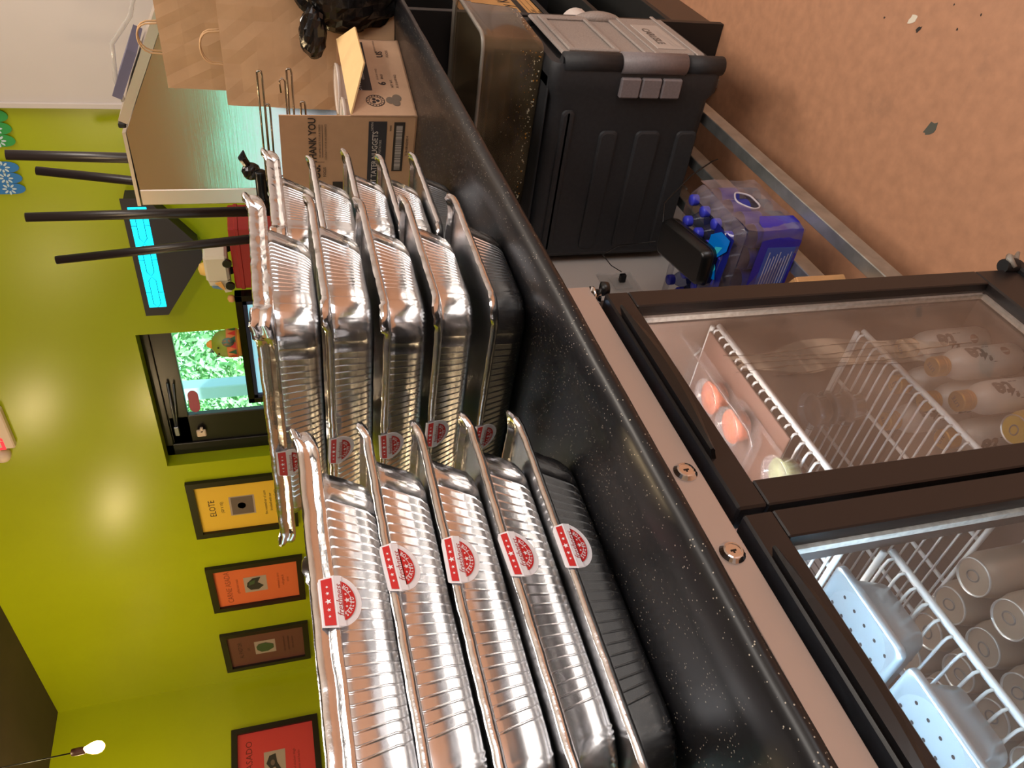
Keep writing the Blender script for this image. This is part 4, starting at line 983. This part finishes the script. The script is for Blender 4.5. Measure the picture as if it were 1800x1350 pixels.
tl_.loft([[Vector((BX0-.003+(.088+.012*math.sin(2.2*k/n*6))*0 + w_, BY0+.02+(BY1-BY0-.03)*k/n, BZ+.2045-.004*abs(w_-.04)/.04+.0012*math.sin(k*1.7))) for k in range(n+1)] for w_ in (-.003, .02, .05, .085)], closed=False)
lab = part('top_label', tl_, mat('label_navy', (28, 34, 128), rough=.3, coat=.3), t, 'navy blue printed label along the top')
wv = G(); o = Vector((0, 0, BZ+.2068))
wv.flat([(.0, .0), (.045, .0), (.085, .03), (.085, .10), (.05, .135), (.01, .12), (.035, .07), (.0, .03)], (BX0, BY0+.025, BZ+.2066), (1, 0, 0), (0, 1, 0))
part('wave', wv, mat('wave_blue', (0, 130, 235), rough=.3), lab)
wv = G().flat([(.02, .03), (.05, .045), (.055, .10), (.035, .12), (.02, .095), (.04, .07)], (BX0, BY0+.025, BZ+.2072), (1, 0, 0), (0, 1, 0))
part('wave_crest', wv, mat('wave_cyan', (60, 205, 240), rough=.3), lab)
gl = G().text('WATER', .026, (BX0+.07, BY1-.075, BZ+.2074), (0, -1, 0), (1, 0, 0), bold=.01).text('blue', .034, (BX0+.038, BY1-.085, BZ+.2074), (0, -1, 0), (1, 0, 0), shear=.3).text('Alas', .036, (BX0+.012, BY1-.10, BZ+.2074), (0, -1, 0), (1, 0, 0), bold=.015)
part('lettering', gl, mat('label_white', (225, 228, 240), rough=.4), lab)
part('emblem', G().flat(star(.016, .0, 0), (BX0+.052, BY1-.13, BZ+.2075), (0, -1, 0), (1, 0, 0)), mat('label_red', (220, 80, 90), rough=.4), lab)

# black plastic box with a thin cable, lying on the water case
Mb = Matrix.Translation((1.575, 1.005, BZ+.219)) @ Matrix.Rotation(.08, 4, 'Z') @ Matrix.Rotation(-.10, 4, 'Y')
t = thing('black_adapter', 'black rounded plastic box lying on the water case', 'adapter', (1.575, 1.005, BZ+.215))
M_adp = mat('black_satin_plastic', (17, 18, 18), rough=.3)
g = G().loft([rr(a, b, r, z, 6) for a, b, r, z in ((.10, .042, .016, -.009), (.108, .05, .02, -.006), (.11, .052, .022, .010), (.106, .048, .02, .034), (.10, .042, .018, .038))], cap0=True, cap1=True).moved(Mb)
part('housing', g, M_adp, t)
part('groove', G().loft([rr(.1105, .0525, .022, .008, 6), rr(.1112, .0532, .022, .010, 6), rr(.1105, .0525, .022, .012, 6)]).moved(Mb), M_blackmatte, t)
g = G().tube([(1.685, 1.02, BZ+.25), (1.80, .985, BZ+.20), (1.86, .93, BZ+.10), (1.885, .90, BZ+.03), (1.90, .90, BZ+.003)], .0022, 6)
solo('thin_cable', g, M_black, 'thin black cable running down beside the water case', 'cable', (1.885, .90, BZ))
t = thing('usb_cable', 'thin black cable plugged into the socket cover on pale wall', 'cable', (1.86, 1.29, .45))
part('lead', G().tube([(1.873, 1.262, .462), (1.878, 1.24, .50), (1.865, 1.19, .545), (1.80, 1.12, .53), (1.70, 1.05, .475)], .0016, 6), M_black, t)
part('plug', G().box(1.860, 1.268, .445, 1.876, 1.296, .466, .003), M_black, t)

# small carton on the rack between fridge and water
t = thing('small_carton', 'small brown carton with a yellow sticker beside the water case', 'carton', (1.22, 1.02, .2205))
M_card = mat('kraft_board', (196, 148, 98), rough=.75, noise=(40, .05))
Mc = Matrix.Translation((1.20, 1.03, .2205)) @ Matrix.Rotation(-.5, 4, 'Z')
part('body', G().box(-.17, -.10, 0, .12, .10, .135, .003).moved(Mc), M_card, t)
part('flap', G().box(-.168, -.098, .1352, -.03, .098, .139, .001).box(-.02, -.098, .1352, .118, .098, .139, .001).moved(Mc), M_card, t, kind='stuff')
part('sticker', G().box(.1202, -.04, .05, .1208, .02, .075).moved(Mc), mat('yellow_sticker', (225, 205, 90), rough=.5), t)
part('print', G().flat(rect(-.05, .085, .03, .09), (.1206, 0, 0), (0, 1, 0), (0, 0, 1)).moved(Mc), M_ink, t)

# things on the shelves beyond the partition
t = thing('kraft_carton', 'open brown carton with black print on the shelf past the partition', 'carton', (2.60, .84, .566))
a0, a1, b0, b1, z0, z1 = 2.475, 2.86, .722, 1.0, .5665, .80
part('body', G().box(a0, b0, z0, a1, b0+.004, z1).box(a0, b1-.004, z0, a1, b1, z1).box(a0, b0, z0, a0+.004, b1, z1).box(a1-.004, b0, z0, a1, b1, z1).box(a0, b0, z0, a1, b1, z0+.004), mat('kraft_board_yellow', (196, 150, 92), rough=.7, noise=(40, .05)), t)
part('flap', G().add([(a0, b0, z1), (a0+.38, b0, z1), (a0+.37, b0-.02, z1+.075), (a0+.01, b0-.02, z1+.075)], [(0, 1, 2, 3)]), mat('kraft_board_yellow'), t)
fy = b0-.0006
gl = G().text('Country Kitchen', .062, (2.72, fy, .675), (1, 0, 0), (0, 0, 1), bold=.01)
gl.text('200 items / Case', .022, (2.60, fy, .598), (1, 0, 0), (0, 0, 1)).text('Made in China', .022, (2.60, fy, .576), (1, 0, 0), (0, 0, 1))
for zz in (.588, .610): gl.flat(rect(-.1, -.0008, .25, .0008), (2.60, fy, zz), (1, 0, 0), (0, 0, 1))
for k in range(2):
    xa = 2.495+.05*k
    for r_ in ((0, 0, .04, .002), (0, .038, .04, .04), (0, 0, .002, .04), (.038, 0, .04, .04), (.006, .005, .034, .008)): gl.flat(rect(*r_), (xa, fy, .745), (1, 0, 0), (0, 0, 1))
    gl.flat([(.02, .034), (.010, .024), (.017, .024), (.017, .011), (.023, .011), (.023, .024), (.030, .024)], (xa, fy, .745), (1, 0, 0), (0, 0, 1))
gl.flat(rect(0, 0, .30, .022), (2.478, fy, .622), (1, 0, 0), (0, 0, 1)).flat(disc(.022, 14), (2.535, fy, .633), (1, 0, 0), (0, 0, 1))
part('printing', gl, mat('carton_ink', (40, 34, 30), rough=.7), t, kind='stuff')
Mr = Matrix.Translation((2.60, .775, .416)) @ Matrix.Rotation(PI/2, 4, 'Y')
t = thing('paper_roll', 'white paper roll lying on the low shelf past the partition', 'roll', (2.60, .775, .363))
part('paper', G().lathe([(.020, -.12), (.052, -.12), (.052, .13), (.020, .13)], (0, 0, 0), 28, smooth=False).moved(Mr), mat('tissue_white', (216, 206, 200), rough=.8, bump=(60, .2)), t)
part('loose_sheet', G().loft([[Vector((x, .775-.0525*math.cos(a)-.002, .416-.0525*math.sin(a)+.001*math.sin(x*80))) for x in (2.49, 2.56, 2.64, 2.72)] for a in (-.9, -.3, .3, .8)], closed=False), mat('tissue_white'), t)
part('core', G().lathe([(.020, -.121), (.018, -.121), (.018, .131), (.020, .131)], (0, 0, 0), 20).moved(Mr), M_card, t)

# ------------------------------------------------------------------ on the counter behind the pans
M_kraft = mat('kraft_paper', (176, 142, 110), rough=.75, noise=(14, .07), bump=(14, .35)); M_kraft2 = mat('kraft_cord', (190, 152, 112), rough=.8)
def paper_bag(label, loc, w, h, d, rz, hl_, fold=True, hoff=0.):
    x, y, z = loc
    t = thing('paper_bag', label, 'bag', loc, 'brown kraft bags with cord handles')
    M = Matrix.Translation(loc) @ Matrix.Rotation(rz, 4, 'Z'); rn = random.Random(int(h*1000)+3)
    # front faces -x; ny columns across y, creased gussets on both sides
    ny, nz = 8, 10; fr_, bk = [], []
    g = G(); rings = []
    for k in range(nz+1):
        zz = h*k/nz; dd = d*(1-.80*(k/nz)**.8); ring = []
        for i in range(ny+1): ring.append(M @ Vector((-dd/2 + rn.uniform(-.003, .003), -w/2 + w*i/ny, zz)))
        ring.append(M @ Vector((0, w/2-.035*(k/nz), zz)))
        for i in range(ny+1): ring.append(M @ Vector((dd/2, w/2 - w*i/ny, zz)))
        ring.append(M @ Vector((0, -w/2+.035*(k/nz), zz)))
        rings.append(ring)
    g.loft(rings, smooth=False, cap0=True); b = part('body', g, M_kraft, t)
    if fold:
        dd0 = d*(1-.8*.2**.8)
        part('bottom_fold', G().add([M @ Vector((-d/2-.004, -w/2+.001, .002)), M @ Vector((-d/2-.004, w/2-.001, .002)), M @ Vector((-dd0/2-.007, w/2-.02, .085)), M @ Vector((-dd0/2-.007, -w/2+.02, .085))], [(0, 3, 2, 1)]), M_kraft, t)
    for s in (-1, 1):
        dx = s*.012; pts = [M @ Vector((dx, hoff-.044, h-.04))] + [M @ Vector((dx-.003*s, hoff-.044+.088*(1-math.cos(PI*q/10))/2, h+hl_*math.sin(PI*q/10)**.55)) for q in range(0, 11)] + [M @ Vector((dx, hoff+.044, h-.04))]
        part('handle', G().tube(pts, .0026, 7), M_kraft2, t)
    return t
paper_bag('brown paper bag with cord handles, in front, behind the carton', (2.345, .770, CZ+.0005), .31, .468, .15, .03, .055)
paper_bag('taller brown paper bag behind the front one, against the steel cabinet', (2.52, .815, CZ+.0005), .27, .640, .13, -.10, .060, fold=False, hoff=-.01)
paper_bag('brown paper bag at the far right, half hidden by the front bag', (2.38, .52, CZ+.0005), .17, .43, .13, .05, .03, fold=False)

# brushed steel cabinet
def brushed(name, rgb, r):
    m = mat(name, rgb, rough=r, metal=1.); n = m.node_tree; b = n.nodes['Principled BSDF']; L = n.links.new
    tc = n.nodes.new('ShaderNodeTexCoord'); mp = n.nodes.new('ShaderNodeMapping'); mp.inputs['Scale'].default_value = (4, 4, 260)
    tn = n.nodes.new('ShaderNodeTexNoise'); tn.inputs['Scale'].default_value = 1.0; bp = n.nodes.new('ShaderNodeBump'); bp.inputs['Strength'].default_value = .05; bp.inputs['Distance'].default_value = .002
    t2 = n.nodes.new('ShaderNodeTexNoise'); t2.inputs['Scale'].default_value = 3.2; t2.inputs['Detail'].default_value = 1; b2 = n.nodes.new('ShaderNodeBump'); b2.inputs['Strength'].default_value = .16; b2.inputs['Distance'].default_value = .02
    L(tc.outputs['Object'], mp.inputs[0]); L(mp.outputs[0], tn.inputs[0]); L(tn.outputs[0], bp.inputs['Height'])
    L(tc.outputs['Object'], t2.inputs[0]); L(t2.outputs[0], b2.inputs['Height']); L(bp.outputs[0], b2.inputs['Normal']); L(b2.outputs[0], b.inputs['Normal'])
    return m
M_brush = brushed('brushed_stainless', (208, 204, 200), .15)
SX = 2.66; K = SX/2.3
def sp(y, z): return (y*K, 1.5+(z-1.5)*K)
yl, zt = sp(1.223, 1.873); yp, zp = sp(.995, 1.873); ye, ze = sp(.60, 1.685); yf, _ = sp(1.172, 1.86)
t = thing('steel_cabinet', 'brushed stainless steel cabinet with a sloping top behind the paper bags', 'cabinet', (SX+.12, 1.0, CZ))
outl = [(ye, CZ+.0005), (yf, CZ+.0005), (yf, zt-.004), (yp, zp), (ye, ze)]
g = G().prism(outl, (SX, 0, 0), (0, 1, 0), (0, 0, 1), .24); part('side_panel', g, M_brush, t)
g = G().box(SX-.002, yf+.001, CZ+.0005, SX+.25, yl, zt-.002, .003); part('front_flange', g, mat('warm_steel', (214, 200, 186), rough=.3, metal=.85), t)
def slab(y0, z0, y1, z1, th, x0, x1):
    a = Vector((0, y0, z0)); b = Vector((0, y1, z1)); n = Vector((0, -(b-a).z, (b-a).y)).normalized()
    if n.z < 0: n = -n
    return [Vector((x, 0, 0))+p+n*o for x in (x0, x1) for p in (a, b) for o in (.001, th)]
F8 = [(0, 1, 3, 2), (4, 6, 7, 5), (0, 4, 5, 1), (2, 3, 7, 6), (0, 2, 6, 4), (1, 5, 7, 3)]
part('top_flange', G().add(slab(yl, zt, yp, zp, .012, SX-.006, SX+.245), F8), mat('warm_steel'), t)
part('lid_edge', G().add(slab(yp-.03, zp-.012, ye, ze, .030, SX-.012, SX+.245), F8), mat('warm_steel'), t)
part('end_cap', G().box(SX-.014, yp-.035, zp-.005, SX+.02, yp-.018, zp+.018, .003), M_black, t)
p0 = Vector((0, yp-.105, zp-.03)); dirn = (Vector((0, ye, ze))-Vector((0, yp, zp))).normalized()
a = p0 + Vector((0, 0, .022)); b = a + dirn*.16
sv = slab(a.y, a.z, b.y, b.z, .030, SX+.0, SX+.24)
solo('blue_grey_pad', G().add(sv, F8), mat('slate_pad', (88, 86, 112), rough=.6), 'flat slate-blue pad lying on the cabinet slope', 'pad', (SX+.1, a.y-.07, a.z))
cpt = [(SX+.02, .80, 1.915), (SX+.0, .86, 1.955), (SX+.0, .90, 1.93), (SX+.04, .86, 1.90), (SX+.06, .78, 1.955), (SX+.05, .70, 1.965), (SX+.03, .62, 1.90), (SX+.03, .56, 1.82)]
cpt = [(SX+.02, sp(.94, 0)[0]-.03, sp(0, 1.84)[1]+.03), (SX+.02, sp(.86, 0)[0], sp(0, 1.875)[1]), (SX+.02, sp(.76, 0)[0], sp(0, 1.865)[1]), (SX+.02, sp(.69, 0)[0], sp(0, 1.80)[1]+.01), (SX+.03, sp(.64, 0)[0], sp(0, 1.79)[1]), (SX+.03, sp(.60, 0)[0], sp(0, 1.76)[1])]
solo('clear_hose', G().tube(cpt, .007, 8), clear_mat('cloudy_hose', haze=.45, hazecol=(190, 186, 182), ior=1.5), 'loop of clear plastic hose on top of the steel cabinet', 'hose', cpt[-1])
yy, zz = sp(.62, 1.70)
solo('grey_case', G().box(SX-.02, yy-.16, zz-.005, SX+.2, yy+.005, zz+.062, .008).box(SX-.022, yy-.15, zz+.02, SX-.02, yy-.01, zz+.04), mat('pale_grey_plastic', (176, 180, 186), rough=.35, metal=.3), 'pale grey plastic case at the top edge beside hose', 'case', (SX+.1, yy-.08, zz))

# printed carton with open flaps
M_ctn = mat('carton_board', (190, 152, 122), rough=.75, noise=(30, .04), bump=(120, .06)); M_ctn_in = mat('carton_board_inside', (222, 186, 132), rough=.75, noise=(30, .03))
M_navy = mat('carton_navy', (44, 44, 56), rough=.6); M_cprint = mat('carton_print', (46, 38, 38), rough=.7); M_cwhite = mat('carton_reverse_print', (196, 188, 186), rough=.7)
bc = Vector((1.893, .776, CZ+.0005)); ba = math.atan2(-.083, .335)
ex = Vector((math.cos(ba), math.sin(ba), 0)); ey = Vector((-ex.y, ex.x, 0)); ez = Vector((0, 0, 1))
BW, BD, BH = .335, .262, .166
t = thing('printed_carton', 'open brown carton with black printed labels behind the far pans', 'carton', bc)
def bq(gg, o, a, b, th, mi=0):
    n = a.cross(b).normalized()*th
    gg.add([o, o+a, o+a+b, o+b, o+n, o+a+n, o+a+b+n, o+b+n], [(0, 3, 2, 1), (4, 5, 6, 7), (0, 1, 5, 4), (1, 2, 6, 5), (2, 3, 7, 6), (3, 0, 4, 7)], mi); return gg
g = G(); th = .004
bq(g, bc, ex*BW, ez*BH, -th); bq(g, bc, ey*BD, ez*BH, th); bq(g, bc+ey*BD, ex*BW, ez*BH, th); bq(g, bc+ex*BW, ey*BD, ez*BH, -th); bq(g, bc, ex*BW, ey*BD, th)
part('body', g, M_ctn, t)
# left flap standing up
lf = part('upright_flap', bq(G(), bc+ez*BH, ey*BD, (ez*.172-ex*.0).normalized()*.172, th*.7), M_ctn, t)
dv = (-ez*.50 - ey*.87).normalized()
fp = [(.004, 0), (BW-.004, 0), (BW-.06, .082), (.11, .088)]
rf = part('folded_flap', G().prism(fp, bc+ez*(BH+.001), ex, dv, .004), M_ctn_in, t, 'pale flap folded out over the front')
part('back_flap', bq(G(), bc+ey*BD+ez*BH, ex*BW, (ez*.6+ey*.8)*.09, th*.7), M_ctn_in, t)
# printing on the end (faces left) and on the front
of = bc - ex*.0008
uL = -ey                                      # reading direction on the left face
def L_(s, z): return of + ey*s + ez*z
gn = G(); gn.flat(rect(-.30, .0, .0, .050), L_(.006, .060), ey*-1, ez) if False else gn.flat(rect(0, 0, .235, .046), L_(.25, .076), uL, ez)
nv = part('navy_label', gn, M_navy, t)
gw = G().text('SWEET TATER NUGGETS', .020, L_(.150, .104)-ex*.0006, uL, ez, bold=.012, sx=.95).text('GOLDEN PUFF SWEET POTATOES', .0085, L_(.135, .091)-ex*.0006, uL, ez).text('247974', .0085, L_(.030, .1125)-ex*.0006, uL, ez)
part('lettering', gw, M_cwhite, nv)
gb_ = G().flat(rect(0, 0, .155, .028), L_(.172, .030), uL, ez, 0)
bcd = part('barcode', gb_, M_cprint, t)
gs = G(); rb = random.Random(2); s = .006
while s < .146:
    w_ = rb.choice((.0012, .002, .003)); gs.flat(rect(s, .006, s+w_, .022), L_(.172, .030)-ex*.0006, uL, ez); s += w_+rb.choice((.0012, .002))
part('bars', gs, M_cwhite, bcd, kind='stuff')
gp = G().text('0 56108 65090 4', .009, L_(.09, .022), uL, ez).text('80400', .007, L_(.035, .066), uL, ez).text('CASE 6', .009, L_(.22, .040), uL, ez)
fo = L_(0, BH)
def F_(s, z): return fo + ey*s + ez*z
gp.text('THANK YOU', .026, F_(.075, .094)-ex*.001, uL, ez, bold=.02, sx=.92).text('US.', .034, F_(.172, .088)-ex*.001, uL, ez, bold=.03).text('WE APPRECIATE YOUR BUSINESS', .0068, F_(.075, .077)-ex*.001, uL, ez).text('CONTACT US FOR AN EXPERIENCE', .0068, F_(.078, .062)-ex*.001, uL, ez).text('FOCUS', .010, F_(.172, .066)-ex*.001, uL, ez, bold=.01)
gp.flat(rect(0, 0, .10, .0012), F_(.125, .070)-ex*.001, uL, ez).flat(rect(0, 0, .0012, .035), F_(.140, .066)-ex*.001, uL, ez)
gp.flat(rect(0, 0, .045, .026), F_(.25, .02)-ex*.001, uL, ez)
part('printing', gp, M_cprint, t, kind='stuff')
off = bc - ey*.0008
def R_(s, z): return off + ex*s + ez*z
gn = G().flat(rect(0, 0, .215, .052), R_(.105, BH-.066), ex, ez); nv2 = part('black_label', gn, mat('carton_black', (48, 40, 40), rough=.6), t)
gw = G().text('SWEET TATER NUGGETS', .021, R_(.214, BH-.034)-ey*.0006, ex, ez, sx=.95).text('GOLDEN PUFF SWEET POTATOES', .0085, R_(.214, BH-.049)-ey*.0006, ex, ez)
part('lettering', gw, M_cwhite, nv2)
gp = G().text('6', .028, R_(.135, .070)-ey*.0002, ex, ez, bold=.02).text('2.5 LB (1.13 KG)', .007, R_(.175, .080)-ey*.0002, ex, ez).text('BAGS', .009, R_(.165, .068)-ey*.0002, ex, ez).text('NET WT.', .009, R_(.135, .046)-ey*.0002, ex, ez).text('15 LB (6.80 KG)', .009, R_(.145, .033)-ey*.0002, ex, ez).text('US', .024, R_(.265, .060)-ey*.0002, ex, ez, bold=.02).text('FOODS OF AMERICA', .006, R_(.300, .070)-ey*.0002, ex, ez).text('FOCUS', .010, R_(.268, .040)-ey*.0002, ex, ez)
ringo = [(.024*math.cos(a), .024*math.sin(a)) for a in [2*PI*k/24 for k in range(24)]]
for sc1, sc2 in ((1, .92), (.68, .62)):
    for k in range(24):
        a, b = ringo[k], ringo[(k+1) % 24]; gp.flat([(a[0]*sc1, a[1]*sc1), (b[0]*sc1, b[1]*sc1), (b[0]*sc2, b[1]*sc2), (a[0]*sc2, a[1]*sc2)], R_(.062, .098)-ey*.0002, ex, ez)
for k in range(16):
    a = 2*PI*k/16; gp.flat(disc(.0018, 6, .0195*math.cos(a), .0195*math.sin(a)), R_(.062, .098)-ey*.0002, ex, ez)
for q in ((-.006, .004), (.006, .003), (0, -.006)): gp.flat(disc(.005, 9, *q), R_(.062, .098)-ey*.0002, ex, ez)
part('printing', gp, M_cprint, t, kind='stuff')
gp = G()
for q, r in (((-.012, -.004), .013), ((.008, -.008), .015), ((-.002, .010), .014)): gp.flat(disc(r, 14, q[0], q[1], r*.8), R_(.066, .050)-ey*(.0002+.0002*r*50), ex, ez)
part('nugget_print', gp, mat('carton_grey_print', (112, 96, 82), rough=.7), t, kind='stuff')
part('tape', G().flat(rect(0, 0, .035, .012), R_(.115, BH-.014)-ey*.0009, ex, ez), mat('green_tape', (110, 150, 96), rough=.5), t)
# white plastic lids inside the carton
M_wl = clear_mat('white_translucent_lid', haze=.55, hazecol=(236, 224, 216), ior=1.4, rough=.15)
for k in range(2):
    o_ = bc + ex*(.09+.15*k) + ey*.09 + ez*(.008)
    s_ = thing('plastic_bowl', ('left', 'right')[k] + ' stack of white translucent bowls inside the printed carton', 'bowl', o_, 'white bowls in the carton')
    gg = G()
    gg.lathe([(.035, .0), (.042, .01), (.060, .15), (.062, .160), (.066, .162), (.066, .166)], o_, 26); part('bowl_wall', gg, M_wl, s_)
    part('rim', G().lathe([(.062, .166), (.066, .170), (.067, .166), (.064, .164)], o_, 26, caps=False), M_wl, s_)

# crumpled black plastic bags
M_bin = mat('black_bin_liner', (13, 12, 13), rough=.22, spec=.6, bump=(16, .6))
def crumple(c, r, seed, n=26, m=34, amp=.22, flat_z=None):
    rn = random.Random(seed); fr = [(rn.uniform(-7, 7), rn.uniform(-7, 7), rn.uniform(-7, 7), rn.uniform(0, 6.3)) for _ in range(9)]
    rings = []
    for i in range(n+1):
        th = PI*i/n; ring = []
        for k in range(m):
            ph = 2*PI*k/m; d = Vector((math.sin(th)*math.cos(ph), math.sin(th)*math.sin(ph), math.cos(th)))
            f = 1 + amp*sum(abs(math.sin(a*d.x+b*d.y+c_*d.z+e_)) for a, b, c_, e_ in fr)/9*1.6 - amp*.8
            p = Vector(c) + Vector((d.x*r[0]*f, d.y*r[1]*f, d.z*r[2]*f))
            if flat_z is not None: p.z = max(p.z, flat_z)
            ring.append(p)
        rings.append(ring)
    g = G().loft(rings, smooth=False); return g
t = thing('bin_liner', 'crumpled black plastic bag between the paper bag and the carton', 'bag', (2.30, .62, CZ))
part('bag', crumple((2.285, .575, CZ+.13), (.06, .12, .14), 4, flat_z=CZ+.0008), M_bin, t)
part('twisted_corner', crumple((2.235, .690, 1.352), (.03, .062, .034), 6, 12, 18, .3), M_bin, t)
t = thing('knotted_liner', 'black plastic bag tied in a knot behind the carton flap', 'bag', (2.13, 1.19, CZ))
part('bag', crumple((2.16, 1.19, CZ+.165), (.13, .085, .175), 9, flat_z=CZ+.0008), M_bin, t)
part('knot', crumple((2.10, 1.02, 1.545), (.022, .024, .024), 3, 10, 14), M_bin, t)
part('tied_neck', G().tube([(2.13, 1.12, 1.44), (2.11, 1.06, 1.50), (2.10, 1.035, 1.53)], [.05, .022, .012], 9, smooth=False), M_bin, t)
part('loose_end', G().tube([(2.10, 1.01, 1.55), (2.09, .975, 1.565), (2.09, .955, 1.56)], [.010, .012, .002], 7, smooth=False), M_bin, t)
# wire serving rack resting on the knotted bag
M_wr = mat('rack_wire', (150, 140, 130), rough=.22, metal=1.)
t = thing('wire_rack', 'thin steel wire rack with long hairpin handles above the carton', 'rack', (2.05, .9, 1.40))
for (x, ya, yb, z, w) in ((2.06, .735, 1.03, 1.500, .012), (2.10, .835, 1.05, 1.487, .012), (2.08, .735, 1.05, 1.427, .012), (2.12, .835, 1.05, 1.395, .012)):
    pts = [(x, yb, z+w/2)] + [(x, ya+.008-.008*math.cos(a)*1 - .008 + .008, z+w/2*math.cos(q)) for a, q in ((0, 0),)] + [(x, ya-.004*math.sin(q), z+(w/2)*math.cos(q)) for q in (PI*.25, PI*.5, PI*.75)] + [(x, ya+.006, z-w/2), (x, yb, z-w/2)]
    part('hairpin_wire', G().tube(pts, .0027, 7), M_wr, t)
part('cross_wire', G().tube([(2.06, 1.03, 1.506), (2.06, 1.03, 1.421), (2.13, 1.05, 1.39), (2.13, 1.05, 1.49), (2.06, 1.03, 1.494)], .0021, 7), M_wr, t)
part('foot_wire', G().tube([(2.08, 1.05, 1.42), (2.02, 1.04, 1.30), (2.0, 1.02, CZ+.20), (2.0, 1.0, CZ+.008)], .0021, 7), M_wr, t)
part('hook_wire', G().tube([(2.10, .80, 1.450), (2.10, .77, 1.452), (2.10, .762, 1.445), (2.10, .77, 1.438), (2.10, .85, 1.438), (2.11, 1.05, 1.44)], .0021, 7), M_wr, t)
g = G().lathe([(.001, -.045), (.014, -.045), (.015, -.04), (.015, .03), (.019, .034), (.020, .06), (.017, .061), (.016, .056), (.001, .054)], (2.08, 1.055, 1.522), 18, M=Matrix.Rotation(PI/2, 4, 'X') @ Matrix.Rotation(PI, 4, 'X'))
solo('black_torch', g, mat('black_torch_metal', (24, 24, 26), rough=.3, metal=.5), 'small black torch lying on the knotted black bag', 'torch', (2.08, 1.055, 1.507))
